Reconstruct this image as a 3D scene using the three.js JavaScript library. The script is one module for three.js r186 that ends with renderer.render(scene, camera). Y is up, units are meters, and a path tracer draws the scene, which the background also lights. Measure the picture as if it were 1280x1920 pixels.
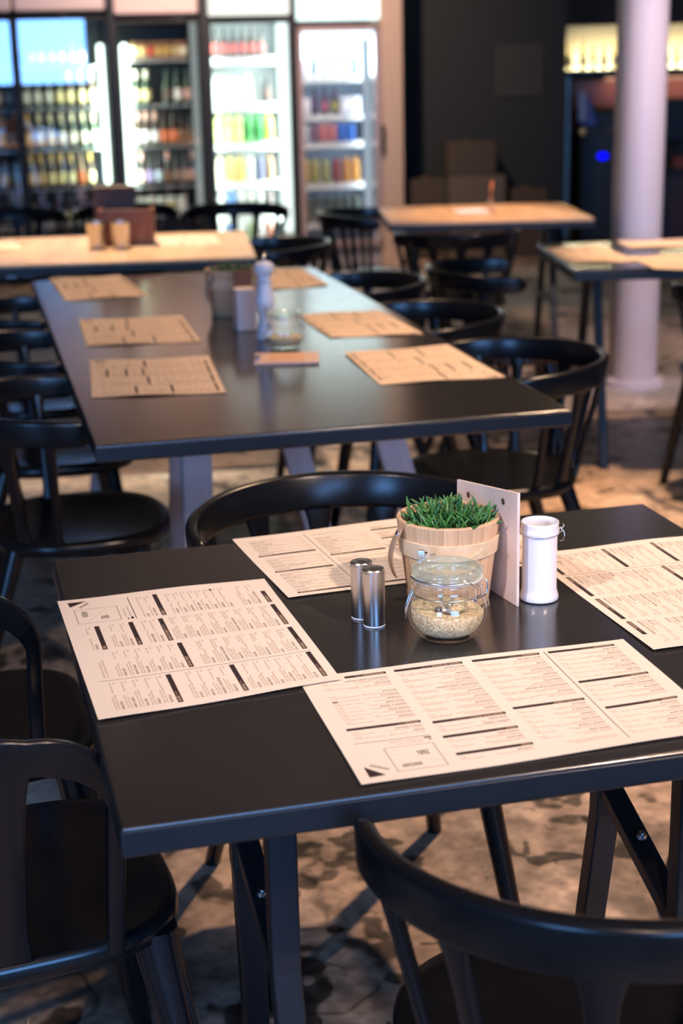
import * as THREE from 'three';
import { RoundedBoxGeometry } from 'three/addons/geometries/RoundedBoxGeometry.js';
import { mergeGeometries, toCreasedNormals as creased } from 'three/addons/utils/BufferGeometryUtils.js';
import { RectAreaLightUniformsLib } from 'three/addons/lights/RectAreaLightUniformsLib.js';

// ------------------------------------------------------------------ camera, light, exposure
const scene = new THREE.Scene();
const camera = new THREE.PerspectiveCamera(36.52, 1280 / 1920, 0.05, 60);
camera.position.set(0, 1.4564, 0);
{
  const pitch = 0.2848, roll = -0.0226, cp = Math.cos(pitch), sp = Math.sin(pitch);
  const up = new THREE.Vector3(0, cp, -sp), right = new THREE.Vector3(1, 0, 0), fw = new THREE.Vector3(0, -sp, -cp);
  const r2 = right.clone().multiplyScalar(Math.cos(roll)).addScaledVector(up, Math.sin(roll));
  const u2 = up.clone().multiplyScalar(Math.cos(roll)).addScaledVector(right, -Math.sin(roll));
  camera.quaternion.setFromRotationMatrix(new THREE.Matrix4().makeBasis(r2, u2, fw.negate()));
}
camera.focus = 2.02;
camera.userData.fStop = 4.0;
camera.updateProjectionMatrix();
scene.add(camera);

const renderer = new THREE.WebGLRenderer({ antialias: true });
renderer.toneMapping = THREE.LinearToneMapping;
renderer.toneMappingExposure = 1.0;
renderer.shadowMap.enabled = true;
RectAreaLightUniformsLib.init();

scene.background = new THREE.Color().setRGB(0.10, 0.18, 0.34);     // dusk sky outside the windows

const WARM = [1.0, 0.66, 0.42], DAY = [0.18, 0.44, 1.0];
const LAMPS = [   // ceiling spotlights: position, target, candela, cone, colour
  { p: [1.15, 3.0, -3.9], t: [0.80, 0.3, -3.35], i: 29, a: 0.68, pen: 0.8, c: WARM },
  { p: [-0.15, 3.0, -5.3], t: [-0.3, 0.7, -4.9], i: 15, a: 0.55, pen: 0.9, c: WARM },
  { p: [0.70, 3.0, -7.3], t: [0.70, 0.7, -7.42], i: 27, a: 0.28, pen: 0.7, c: WARM },
  { p: [-1.1, 3.0, -6.9], t: [-0.9, 0.7, -6.4], i: 46, a: 0.42, pen: 0.9, c: [1.0, 0.80, 0.60] },
  { p: [1.5, 2.6, -0.5], t: [0.3, 0.7, -1.9], i: 22, a: 0.52, pen: 0.9, c: [1.0, 0.73, 0.56] },
  { p: [-0.1, 3.05, -8.9], t: [-0.5, 1.9, -11.0], i: 40, a: 0.85, pen: 0.8, c: [1.0, 0.70, 0.52] },
  { p: [1.75, 3.05, -5.3], t: [1.34, 0.9, -6.80], i: 26, a: 0.40, pen: 0.8, c: [1.0, 0.76, 0.76] },
  { p: [1.25, 3.0, -5.75], t: [1.25, 0.7, -5.75], i: 34, a: 0.24, pen: 0.7, c: WARM },
  { p: [0.35, 2.95, 0.9], t: [0.45, 0.3, -1.7], i: 7, a: 0.5, pen: 0.9, c: WARM },
  { p: [-1.3, 2.7, -0.5], t: [0.22, 0.8, -2.0], i: 15, a: 0.27, pen: 0.9, c: [1.0, 0.87, 0.86] },
  { p: [1.25, 3.0, -4.85], t: [1.0, 0.0, -4.95], i: 34, a: 0.26, pen: 0.9, c: WARM },
];
const WINDOW_L = 16;              // radiance of the windows behind the camera
const TUBE_L = 85;               // radiance of the refrigerator tubes

// ------------------------------------------------------------------ helpers
const V = (x, y, z) => new THREE.Vector3(x, y, z);
let seedState = 7;
const rnd = () => { seedState = (seedState + 0x6d2b79f5) | 0; let t = Math.imul(seedState ^ (seedState >>> 15), 1 | seedState); t = (t + Math.imul(t ^ (t >>> 7), 61 | t)) ^ t; return ((t ^ (t >>> 14)) >>> 0) / 4294967296; };
const rr = (a, b) => a + (b - a) * rnd();
const used = {};
function numbered(n) { n = n.replace(/_\d{3}$/, ''); const k = used[n] ?? 0; used[n] = k + 1; return k ? n + '_' + String(k).padStart(3, '0') : n; }
function shade(o) { o.traverse((m) => { if (m.isMesh) { m.castShadow = true; m.receiveShadow = true; } }); return o; }
function merge(list) {
  const gs = list.filter(Boolean).map((g) => { let q = g.index ? g.toNonIndexed() : g; const k = new THREE.BufferGeometry(); for (const a of ['position', 'normal', 'uv']) if (q.attributes[a]) k.setAttribute(a, q.attributes[a]); if (!k.attributes.uv) k.setAttribute('uv', new THREE.BufferAttribute(new Float32Array(q.attributes.position.count * 2), 2)); return k; });
  return gs.length === 1 ? gs[0] : mergeGeometries(gs, false);
}
function thing(name, label, category, pos = [0, 0, 0], turn = 0, group) {
  const o = new THREE.Group(); o.name = numbered(name); o.position.set(...pos); o.rotation.y = turn;
  o.userData = { label, category }; if (group) o.userData.group = group;
  scene.add(o); return o;
}
function part(name, geos, mat, parent, label) {
  const m = new THREE.Mesh(Array.isArray(geos) ? merge(geos) : geos, mat); m.name = name; m.castShadow = m.receiveShadow = true;
  if (label) m.userData.label = label;
  parent.add(m); return m;
}
function tag(m, name, label, category, group, kind) {
  m.name = numbered(name); m.castShadow = m.receiveShadow = true; m.userData = { label, category }; if (group) m.userData.group = group; if (kind) m.userData.kind = kind;
  scene.add(m); return m;
}
function struct(name, geos, mat, parent) {
  const m = new THREE.Mesh(Array.isArray(geos) ? merge(geos) : geos, mat); m.name = name; m.castShadow = m.receiveShadow = true;
  if (!parent) { m.userData.kind = 'structure'; scene.add(m); } else parent.add(m);
  return m;
}
function dup(o, pos, turn, label, group) {
  const c = o.clone(); c.name = numbered(o.name); c.userData = { ...o.userData }; c.position.set(...pos); c.rotation.set(0, turn, 0);
  if (label) c.userData.label = label; if (group) c.userData.group = group; scene.add(c); return c;
}
function box(w, h, d, x = 0, y = 0, z = 0, r = 0.002, seg = 2) {
  const g = r > 0 ? new RoundedBoxGeometry(w, h, d, seg, Math.min(r, w / 2.01, h / 2.01, d / 2.01)) : new THREE.BoxGeometry(w, h, d);
  return g.translate(x, y, z);
}
function cyl(p0, p1, r0, r1 = r0, seg = 16) {          // tapered round bar between two points
  const a = V(...p0), b = V(...p1), d = b.clone().sub(a), L = d.length();
  const g = new THREE.CylinderGeometry(r1, r0, L, seg, 1);
  g.translate(0, L / 2, 0).applyQuaternion(new THREE.Quaternion().setFromUnitVectors(V(0, 1, 0), d.normalize())).translate(a.x, a.y, a.z);
  return g;
}
function bar(p0, p1, w, d, side = [1, 0, 0], r = 0.003) { // rectangular bar; w is measured along "side"
  const a = V(...p0), b = V(...p1), y = b.clone().sub(a), L = y.length(); y.normalize();
  const z = V(...side).cross(y).normalize(), x = y.clone().cross(z).normalize();
  const g = box(w, L, d, 0, 0, 0, r);
  g.applyMatrix4(new THREE.Matrix4().makeBasis(x, y, z)).translate((a.x + b.x) / 2, (a.y + b.y) / 2, (a.z + b.z) / 2);
  return g;
}
function toCreasedNormals(g, a) { g.scale(400, 400, 400); const q = creased(g, a); q.scale(1 / 400, 1 / 400, 1 / 400); return q; }   // at this scale vertices a hair apart stay apart
function lathe(pts, seg = 48) { return new THREE.LatheGeometry(pts.map(([x, y]) => new THREE.Vector2(x, y)), seg); }
function smoothLathe(pts, seg = 48, crease = 0.6) { return toCreasedNormals(lathe(pts, seg), crease); }
function tube(pts, r, seg = 40, rs = 8, closed = false) { return new THREE.TubeGeometry(new THREE.CatmullRomCurve3(pts.map((p) => V(...p)), closed), seg, r, rs, closed); }
function roundRect(w, h, r, n = 4) {                     // closed outline, counter-clockwise
  const o = [], q = [[w / 2 - r, h / 2 - r, 0], [-w / 2 + r, h / 2 - r, 1], [-w / 2 + r, -h / 2 + r, 2], [w / 2 - r, -h / 2 + r, 3]];
  for (const [cx, cy, k] of q) for (let i = 0; i <= n; i++) { const a = (k + i / n) * Math.PI / 2; o.push([cx + r * Math.cos(a), cy + r * Math.sin(a)]); }
  return o;
}
function loft(rings, crease = 0.7) {                      // rings: arrays of equal length of [x,y,z]; ends closed
  const n = rings[0].length, pos = [], uv = [], idx = [];
  rings.forEach((r, i) => r.forEach((p, j) => { pos.push(...p); uv.push(j / n, i / (rings.length - 1)); }));
  for (let i = 0; i < rings.length - 1; i++) for (let j = 0; j < n; j++) { const a = i * n + j, b = i * n + (j + 1) % n, c = a + n, d = b + n; idx.push(a, b, d, a, d, c); }
  for (const [i, f] of [[0, 1], [rings.length - 1, 0]]) {
    const c = rings[i].reduce((s, p) => [s[0] + p[0] / n, s[1] + p[1] / n, s[2] + p[2] / n], [0, 0, 0]), k = pos.length / 3;
    pos.push(...c); uv.push(0.5, 0.5);
    for (let j = 0; j < n; j++) { const a = i * n + j, b = i * n + (j + 1) % n; f ? idx.push(k, b, a) : idx.push(k, a, b); }
  }
  const g = new THREE.BufferGeometry(); g.setAttribute('position', new THREE.Float32BufferAttribute(pos, 3)); g.setAttribute('uv', new THREE.Float32BufferAttribute(uv, 2)); g.setIndex(idx);
  g.computeVertexNormals();
  return toCreasedNormals(g, crease);
}
// periodic value noise for textures
function makeNoise(seed) {
  const P = new Float32Array(65536); let s = seed | 0; for (let i = 0; i < 65536; i++) { s = (Math.imul(s, 1664525) + 1013904223) | 0; P[i] = (s >>> 8) / 16777216; }
  const at = (x, y, n) => P[((((y % n) + n) % n) * 131 + (((x % n) + n) % n) * 7919) & 65535];
  return (x, y, n) => { const xi = Math.floor(x), yi = Math.floor(y); let fx = x - xi, fy = y - yi; fx = fx * fx * (3 - 2 * fx); fy = fy * fy * (3 - 2 * fy); const a = at(xi, yi, n), b = at(xi + 1, yi, n), c = at(xi, yi + 1, n), d = at(xi + 1, yi + 1, n); return a + (b - a) * fx + (c - a) * fy + (a - b - c + d) * fx * fy; };
}
function fbm(N, u, v, f0, oct) { let s = 0, a = 0.5, f = f0, t = 0; for (let i = 0; i < oct; i++) { s += a * N(u * f, v * f, f); t += a; a *= 0.5; f *= 2; } return s / t; }
function pixels(w, h, fn, srgb = true) {
  const d = new Uint8Array(w * h * 4);
  for (let y = 0; y < h; y++) for (let x = 0; x < w; x++) { const c = fn(x / w, y / h), k = (y * w + x) * 4; for (let i = 0; i < 3; i++) d[k + i] = Math.max(0, Math.min(255, c[i])); d[k + 3] = 255; }
  const t = new THREE.DataTexture(d, w, h); t.wrapS = t.wrapT = THREE.RepeatWrapping; t.magFilter = THREE.LinearFilter; t.minFilter = THREE.LinearMipmapLinearFilter; t.generateMipmaps = true; if (srgb) t.colorSpace = THREE.SRGBColorSpace; t.needsUpdate = true; return t;
}
const lin = (r, g, b) => new THREE.Color().setRGB(r, g, b);
const std = (c, rough = 0.5, o = {}) => new THREE.MeshStandardMaterial({ color: Array.isArray(c) ? lin(...c) : c, roughness: rough, ...o });
const phys = (c, rough = 0.5, o = {}) => new THREE.MeshPhysicalMaterial({ color: Array.isArray(c) ? lin(...c) : c, roughness: rough, ...o });

// ------------------------------------------------------------------ materials
const N1 = makeNoise(11), N2 = makeNoise(29), N3 = makeNoise(71);
const M = {};
const floorTex = pixels(1536, 1536, (u, v) => {
  const big = fbm(N1, u, v, 3, 5), mid = fbm(N2, u, v, 12, 5), fine = fbm(N3, u, v, 90, 3);
  let t = 0.86 + 0.8 * (big - 0.5) + 0.5 * (mid - 0.5) + 0.22 * (fine - 0.5);
  const blot = fbm(N3, u + 0.3, v, 18, 6), patch = fbm(N1, u + 0.1, v + 0.7, 5, 3), vein = Math.abs(fbm(N2, u + 0.4, v + 0.1, 6, 4) - 0.5);
  if (blot > 0.515) t -= Math.min(0.20, (blot - 0.515) * 1.3) * Math.min(1, Math.max(0, (patch - 0.40) * 5));
  const pit = fbm(N1, u + 0.2, v + 0.3, 34, 3); if (pit > 0.585 && patch > 0.42) t -= Math.min(0.42, (pit - 0.585) * 7);
  t += 0.30 * (fbm(N3, u + 0.15, v + 0.6, 120, 2) - 0.5);
  if (vein < 0.012 && patch > 0.5) t -= 0.22 * (1 - vein / 0.012);
  const speck = N2(u * 150, v * 150, 150), sp2 = N3(u * 60 + 0.5, v * 60, 60); if (speck > 0.955) t -= 0.22; if (sp2 > 0.972) t -= 0.3; if (speck < 0.006) t += 0.35;
  t = Math.max(0.08, t);
  const w = fbm(N2, u + 0.5, v + 0.2, 4, 3) - 0.5;
  return [255 * t * (0.93 + 0.16 * w), 255 * t * 0.83, 255 * t * (0.745 - 0.12 * w)];
});
floorTex.repeat.set(1 / 2.6, 1 / 2.6);
const floorRough = pixels(512, 512, (u, v) => { const t = 255 * (0.42 + 0.35 * (fbm(N2, u, v, 6, 5) - 0.3)); return [t, t, t]; }, false); floorRough.repeat.set(1 / 2.6, 1 / 2.6);
M.floor = std([0.80, 0.80, 0.80], 1, { map: floorTex, roughnessMap: floorRough, bumpMap: floorTex, bumpScale: 0.002 });
const lamTex = pixels(256, 256, (u, v) => { const t = 255 * (0.25 + 0.07 * (fbm(N1, u, v, 32, 3) - 0.5)); return [t, t, t]; }, false); lamTex.repeat.set(4, 4);
M.laminate = phys([0.022, 0.020, 0.019], 0.72, { roughnessMap: lamTex, ior: 1.75 });
M.edge = std([0.010, 0.012, 0.016], 0.34);
M.blackPaint = phys([0.006, 0.006, 0.007], 0.25, { specularIntensity: 0.85 });
M.blackSteel = phys([0.006, 0.0065, 0.008], 0.23);
M.legSteel = std([0.016, 0.017, 0.02], 0.36);
M.chrome = std([0.75, 0.75, 0.76], 0.22, { metalness: 1 });
const brushTex = pixels(256, 256, (u, v) => { const t = 255 * (0.30 + 0.20 * (N2(u * 6, v * 256, 256) - 0.5)); return [t, t, t]; }, false);
M.steel = std([0.56, 0.53, 0.51], 0.27, { metalness: 1 });
M.wire = std([0.72, 0.71, 0.70], 0.2, { metalness: 1 });
function woodTex(a, b, seed, w = 256, h = 512, rings = 9) { const N = makeNoise(seed); return pixels(w, h, (u, v) => { const g = N(u * rings * 4 + 2 * N(u * 8, v * 4, 8), v * 3, 64) * 0.6 + N(u * 90, v * 6, 128) * 0.4; return [0, 1, 2].map((i) => a[i] + (b[i] - a[i]) * g); }); }
const pine = woodTex([238, 205, 168], [205, 160, 118], 5);
M.pine = [0.95, 1, 0.88, 0.8].map((k) => std([k, k, k * 0.98], 0.62, { map: pine }));
M.band = std([1, 0.97, 0.92], 0.55, { map: woodTex([240, 215, 182], [222, 190, 152], 8) });
M.ply = std([1, 0.97, 0.97], 0.6, { map: woodTex([240, 224, 214], [214, 192, 180], 13) });
M.plyEdge = std([0.30, 0.22, 0.16], 0.7);
M.leather = std([0.42, 0.27, 0.17], 0.55);
M.darkWood = std([1, 1, 1], 0.5, { map: woodTex([104, 66, 40], [62, 38, 24], 17) });
M.redWood = std([1, 1, 1], 0.55, { map: woodTex([168, 104, 66], [120, 70, 42], 19) });
M.tableWood = std([1, 1, 1], 0.38, { map: woodTex([226, 188, 148], [192, 148, 108], 23) });
M.trestle = std([0.95, 0.88, 0.90], 0.55, { map: woodTex([236, 222, 214], [205, 186, 176], 31) });
M.soil = std([0.035, 0.024, 0.017], 0.95);
M.leaf = [[0.035, 0.14, 0.03], [0.055, 0.19, 0.04], [0.022, 0.09, 0.025], [0.08, 0.22, 0.055]].map((c) => phys(c, 0.30, { clearcoat: 0.25 }));
M.glass = phys([0.98, 0.99, 0.98], 0.02, { transmission: 1, thickness: 0, ior: 1.75 });
M.thickGlass = phys([0.97, 0.99, 0.98], 0.02, { transmission: 1, thickness: 0.006, ior: 1.48 });
M.lidGlass = phys([0.86, 0.93, 0.89], 0.05, { transmission: 0.88, thickness: 0, ior: 1.85 });
M.pane = phys([0.97, 0.98, 0.98], 0.01, { transmission: 1, thickness: 0, ior: 1.95 });
M.gasket = phys([0.85, 0.83, 0.78], 0.5, { transmission: 0.3, thickness: 0 });
const sugarTex = pixels(512, 512, (u, v) => { const n = N2(u * 110, v * 110, 110), m = N1(u * 46, v * 46, 46); const t = 1.0 + 0.75 * (n - 0.5) + 0.45 * (m - 0.5); return [250 * t, 206 * t, 160 * t]; }); sugarTex.repeat.set(3, 3);
M.sugar = std([1, 1, 1], 0.55, { map: sugarTex, bumpMap: sugarTex, bumpScale: 0.0012 });
M.whiteGlass = phys([0.80, 0.80, 0.82], 0.28, { clearcoat: 0.6, clearcoatRoughness: 0.15 });
M.whiteEnamel = std([0.74, 0.74, 0.78], 0.35);
M.blackFrame = std([0.012, 0.013, 0.013], 0.45);
M.mauve = std([0.36, 0.27, 0.28], 0.4);
M.fridgeWhite = std([0.78, 0.82, 0.82], 0.5);
M.fridgeDark = std([0.05, 0.042, 0.038], 0.5);
M.shelfMetal = std([0.35, 0.37, 0.37], 0.4, { metalness: 0.4 });
M.tan = std([0.50, 0.37, 0.29], 0.7);
M.darkWall = std([0.009, 0.012, 0.0135], 0.75);
M.barWall = std([0.11, 0.07, 0.05], 0.75);
M.wall = std([0.28, 0.25, 0.23], 0.85);
M.ceil = std([0.30, 0.28, 0.26], 0.9);
M.pillar = std([0.78, 0.70, 0.72], 0.42);
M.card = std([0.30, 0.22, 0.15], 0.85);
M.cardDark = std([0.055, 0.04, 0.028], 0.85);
const glow = (c, k) => new THREE.MeshStandardMaterial({ color: 0x000000, emissive: lin(...c), emissiveIntensity: k });

// ------------------------------------------------------------------ the print of the menus (one sheet, printed the way it reads in the photograph: mirrored)
function drawMenu() {
  const W = 1680, H = 1200, c = document.createElement('canvas'); c.width = W; c.height = H; const g = c.getContext('2d');
  g.fillStyle = '#ecdac6'; g.fillRect(0, 0, W, H);
  for (let i = 0; i < 26000; i++) { const a = rnd() * 0.05; g.fillStyle = rnd() < 0.5 ? `rgba(120,80,50,${a})` : `rgba(255,240,220,${a})`; g.fillRect(rnd() * W, rnd() * H, 1 + rnd() * 7, 1 + rnd() * 1.6); }
  g.save(); g.translate(W, 0); g.scale(-1, 1);            // from here on x runs from the right edge of the sheet
  const X = (u) => (1 - u) * W, Y = (v) => v * H, INK = '#2e1c18', MID = '#53362a', SOFT = '#846148';
  const words = ['pomidory', 'ser', 'mozzarella', 'bazylia', 'oliwki', 'szynka', 'cebula', 'krem', 'sos', 'czosnek', 'oregano', 'rukola', 'parmezan', 'papryka', 'makaron', 'pieczarki', 'boczek', 'krewetki', 'szpinak'];
  const heads = ['MAKARON Z KURCZAKIEM', 'GNOCCHI', 'RISOTTO', 'SPAGHETTI', 'CAPRESE', 'ZUPA DNIA', 'PENNE Z SEREM', 'DANIE DNIA', 'FRITTATA', 'LASAGNE', 'FILET Z INDYKA', 'TATAR', 'BRUSCHETTA', 'ROSTBEF', 'CARPACCIO'];
  let k = 0;
  const bar = (u0, u1, v, t, t2) => { g.fillStyle = INK; g.fillRect(X(u1), Y(v), (u1 - u0) * W, 26); g.fillStyle = '#d9b594'; g.font = 'bold 19px sans-serif'; g.textAlign = 'left'; g.fillText(t, X(u1) + 10, Y(v) + 20); const w = g.measureText(t).width; g.font = '13px sans-serif'; g.fillText(t2, X(u1) + 18 + w, Y(v) + 19); };
  const entry = (u0, u1, v, lines) => {
    const x0 = X(u1), x1 = X(u0); g.textAlign = 'left'; g.fillStyle = MID; g.font = 'bold 17px sans-serif'; const t = heads[k++ % heads.length]; g.fillText(t, x0 + 6, Y(v));
    g.textAlign = 'right'; g.font = '15px sans-serif'; g.fillText((12 + (k * 7) % 23) + ' zł', x1 - 4, Y(v) + 2);
    g.fillStyle = SOFT; g.font = '12.5px sans-serif';
    for (let i = 0; i < lines; i++) {
      g.textAlign = 'left'; let s = ''; while (g.measureText(s).width < (0.34 + 0.16 * rnd()) * (x1 - x0)) s += words[(k * 3 + s.length + i * 5) % words.length] + ', '; g.fillText(s.slice(0, -2), x0 + 6, Y(v) + 17 + i * 14);
      if (i < lines - 1 || lines === 1) { g.textAlign = 'right'; let q = ''; while (g.measureText(q).width < (0.22 + 0.14 * rnd()) * (x1 - x0)) q += words[(k + q.length * 2 + i) % words.length] + ' '; g.fillText(q, x1 - 4, Y(v) + 19 + i * 14); }
    }
    g.strokeStyle = SOFT; g.lineWidth = 1.5; g.beginPath(); g.moveTo((x0 + x1) / 2 - 6, Y(v) + 12); g.lineTo((x0 + x1) / 2 + 12, Y(v) + 4); g.stroke();
  };
  const fill = (u0, u1, v0, v1, lines) => { const st = lines * 0.0122 + 0.024; for (let v = v0; v < v1 - st * 0.55; v += st) entry(u0, u1, v, lines); };
  // column 1 (logo column)
  bar(0.128, 0.25, 0.040, 'MAKARONY', 'pasta');
  fill(0.05, 0.25, 0.10, 0.22, 2); fill(0.05, 0.25, 0.235, 0.53, 1);
  g.fillStyle = INK; g.beginPath(); g.ellipse(X(0.06), Y(0.285), 16, 7, 0.1, 0, 7); g.fill();
  bar(0.044, 0.249, 0.540, 'DESERY', 'dolci'); fill(0.05, 0.25, 0.59, 0.67, 1);
  g.fillStyle = INK; g.fillRect(X(0.247), Y(0.677), 0.205 * W, 4);
  g.fillStyle = INK; g.fillRect(X(0.247), Y(0.69), 34, 14); g.beginPath(); g.ellipse(X(0.24), Y(0.715), 10, 5, 0, 0, 7); g.fill();
  g.fillStyle = MID; g.font = '14px sans-serif'; g.textAlign = 'left'; g.fillText('zamówienia i rezerwacje', X(0.222), Y(0.703)); g.fillText('dostawa od 12 do 22', X(0.222), Y(0.724));
  g.strokeStyle = INK; g.lineWidth = 2.5; g.strokeRect(X(0.24), Y(0.745), 0.132 * W, 0.195 * H);
  g.strokeStyle = SOFT; g.lineWidth = 1; g.beginPath(); g.moveTo(X(0.235), Y(0.90)); g.lineTo(X(0.115), Y(0.79)); g.stroke();
  g.restore();
  g.fillStyle = INK; g.font = 'bold 40px sans-serif';       // the figures in the box read the right way round in the photograph
  g.save(); g.translate(0.183 * W, 0.832 * H); g.scale(0.62, 1.5); g.fillText('1892', 0, 0); g.restore();
  g.save(); g.translate(W, 0); g.scale(-1, 1);
  g.fillStyle = INK; g.font = 'bold 26px sans-serif'; g.textAlign = 'left'; g.save(); g.translate(X(0.180), Y(0.912)); g.scale(0.62, 1.7); g.fillText('WARSZAWA', 0, 0); g.restore();
  // logo: dark wedge with slanted lettering
  g.restore();
  g.fillStyle = INK; g.beginPath(); g.moveTo(0.030 * W, 0.872 * H); g.lineTo(0.030 * W, 0.958 * H); g.lineTo(0.074 * W, 0.952 * H); g.closePath(); g.fill();
  g.save(); g.translate(0.040 * W, 0.876 * H); g.rotate(0.70); g.font = 'bold 25px sans-serif'; g.fillStyle = INK; g.scale(0.9, 1.15); g.fillText('HOPEAH', 0, -8); g.restore();
  g.save(); g.translate(W, 0); g.scale(-1, 1);
  // column 2
  bar(0.275, 0.481, 0.040, 'DANIA GŁÓWNE', 'secondi'); fill(0.277, 0.484, 0.09, 0.55, 3);
  bar(0.277, 0.484, 0.568, 'MENU DLA DZIECI', 'per bambini'); fill(0.277, 0.484, 0.615, 0.69, 1);
  bar(0.276, 0.485, 0.704, 'ZUPA', 'zuppe'); fill(0.277, 0.484, 0.75, 0.85, 2);
  bar(0.277, 0.487, 0.858, 'SOKI', ''); fill(0.277, 0.484, 0.905, 0.95, 1);
  // column 3
  bar(0.511, 0.719, 0.040, 'BURGERY', 'wołowina'); fill(0.513, 0.72, 0.09, 0.52, 3);
  bar(0.512, 0.722, 0.541, 'SAŁATKI I GRILL', ''); fill(0.513, 0.72, 0.59, 0.86, 2);
  g.fillStyle = SOFT; g.font = '14px sans-serif'; g.textAlign = 'left'; g.fillText('ceny zawierają podatek, porcje podano', X(0.715), Y(0.905)); g.fillText('w gramach przed przyrządzeniem', X(0.715), Y(0.92));
  g.fillStyle = INK; g.fillRect(X(0.7375), Y(0.035), 4, 0.91 * H);
  // column 4
  bar(0.747, 0.957, 0.040, 'ŚNIADANIA', 'colazione'); fill(0.75, 0.96, 0.09, 0.36, 2);
  bar(0.750, 0.963, 0.379, 'KANAPKI', 'panini'); fill(0.75, 0.96, 0.43, 0.63, 2);
  bar(0.752, 0.966, 0.651, 'NAPOJE', 'bevande'); fill(0.75, 0.96, 0.70, 0.93, 2);
  g.restore();
  const t = new THREE.CanvasTexture(c); t.colorSpace = THREE.SRGBColorSpace; t.anisotropy = 8; return t;
}
const menuTex = drawMenu();
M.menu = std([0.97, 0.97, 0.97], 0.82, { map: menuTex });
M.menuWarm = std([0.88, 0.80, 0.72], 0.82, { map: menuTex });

// ------------------------------------------------------------------ the room
struct('floor', new THREE.PlaneGeometry(14, 22, 1, 1).rotateX(-Math.PI / 2).translate(0.5, 0, -6.5), M.floor);
{ const f = scene.getObjectByName('floor'), uv = f.geometry.attributes.uv, p = f.geometry.attributes.position; for (let i = 0; i < p.count; i++) uv.setXY(i, p.getX(i) + 0.55, -p.getZ(i) + 0.35); }
struct('floor_slab', box(14.4, 0.2, 22.4, 0.5, -0.105, -6.5, 0), M.wall);
struct('ceiling', box(14.4, 0.2, 22.4, 0.5, 3.3, -6.5, 0), M.ceil);
struct('wall_left', box(0.2, 3.4, 22, -4.6, 1.6, -6.5, 0), M.wall);
struct('wall_right', box(0.2, 3.4, 22, 5.6, 1.6, -6.5, 0), M.wall);
struct('wall_back', box(10.4, 3.4, 0.2, 0.5, 1.6, -14.6, 0), M.barWall);
// wall behind the camera with two windows
const WIN = [[2.0, 2.6, 1.12, 2.9], [-2.6, 1.7, 1.0, 2.6]];   // centre x, width, sill, head
{
  const z = 3.6, xs = [-4.6]; const g = [];
  const wins = [...WIN].sort((a, b) => a[0] - b[0]); let x = -4.6;
  for (const [cx, w, y0, y1] of wins) { g.push(box(cx - w / 2 - x, 3.4, 0.2, (cx - w / 2 + x) / 2, 1.6, z, 0)); g.push(box(w, y0 + 0.1, 0.2, cx, (y0 - 0.1) / 2, z, 0), box(w, 3.3 - y1, 0.2, cx, (y1 + 3.3) / 2, z, 0)); x = cx + w / 2; }
  g.push(box(5.6 - x, 3.4, 0.2, (5.6 + x) / 2, 1.6, z, 0));
  struct('wall_front', g, M.wall);
  WIN.forEach(([cx, w, y0, y1], i) => {
    const o = new THREE.Group(); o.name = 'window_' + (i + 1); o.userData.kind = 'structure'; o.position.set(cx, (y0 + y1) / 2, z); scene.add(o);
    const h = y1 - y0, f = 0.05;
    struct('window_frame', [box(w, f, 0.08, 0, h / 2 - f / 2, 0, 0.004), box(w, f, 0.08, 0, -h / 2 + f / 2, 0, 0.004), box(f, h, 0.08, -w / 2 + f / 2, 0, 0, 0.004), box(f, h, 0.08, w / 2 - f / 2, 0, 0, 0.004), box(f, h, 0.08, 0, 0, 0, 0.004)], M.blackFrame, o);
    struct('glass_pane', box(w - 0.06, h - 0.06, 0.006, 0, 0, 0, 0), M.pane, o);
    const L = new THREE.RectAreaLight(lin(...DAY), WINDOW_L * (i ? 1.15 : 1), w - 0.1, h - 0.1); L.position.set(cx, (y0 + y1) / 2, z - 0.12); L.rotation.y = 0; L.lookAt(cx, (y0 + y1) / 2, z - 2); scene.add(L);
  });
}
// dark wall between refrigerators and bar, tan pier, pillars
const FO = [-0.888, 0, -11.0], FY = 0.24, fu = [Math.cos(FY), -Math.sin(FY)], fn = [Math.sin(FY), Math.cos(FY)];
const FP = (s, y, d = 0) => [FO[0] + fu[0] * s + fn[0] * d, y, FO[2] + fu[1] * s + fn[1] * d];
function rowStruct(name, geos, mat) { const m = struct(name, geos, mat); m.position.set(...FO); m.rotation.y = FY; return m; }
rowStruct('trim_1', [box(0.16, 3.2, 0.30, 1.343, 1.6, -0.13, 0.004)], M.tan);
rowStruct('wall_fridge_back', [box(6.4, 3.2, 0.15, -1.75, 1.6, -0.72, 0)], M.darkWall);
rowStruct('wall_fridge_top', [box(6.4, 1.06, 0.6, -1.80, 2.73, -0.32, 0)], M.barWall);
struct('wall_dark', box(1.45, 3.2, 0.15, 1.03, 1.6, -12.15, 0), M.darkWall);
struct('wall_dark_return', box(0.10, 3.2, 2.4, 1.70, 1.6, -13.4, 0), M.darkWall);
struct('pillar_1', [new THREE.CylinderGeometry(0.097, 0.097, 3.2, 40).translate(1.343, 1.6, -6.92), new THREE.CylinderGeometry(0.125, 0.13, 0.03, 40).translate(1.343, 0.015, -6.92)], M.pillar);
{ const p = struct('trim_2', [cyl([1.26, 0, -7.02], [1.26, 3.2, -7.02], 0.022, 0.022, 16), box(0.06, 0.02, 0.05, 1.265, 0.6, -7.0, 0.004), box(0.06, 0.02, 0.05, 1.265, 2.0, -7.0, 0.004)], std([0.50, 0.42, 0.33], 0.5)); }

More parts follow.
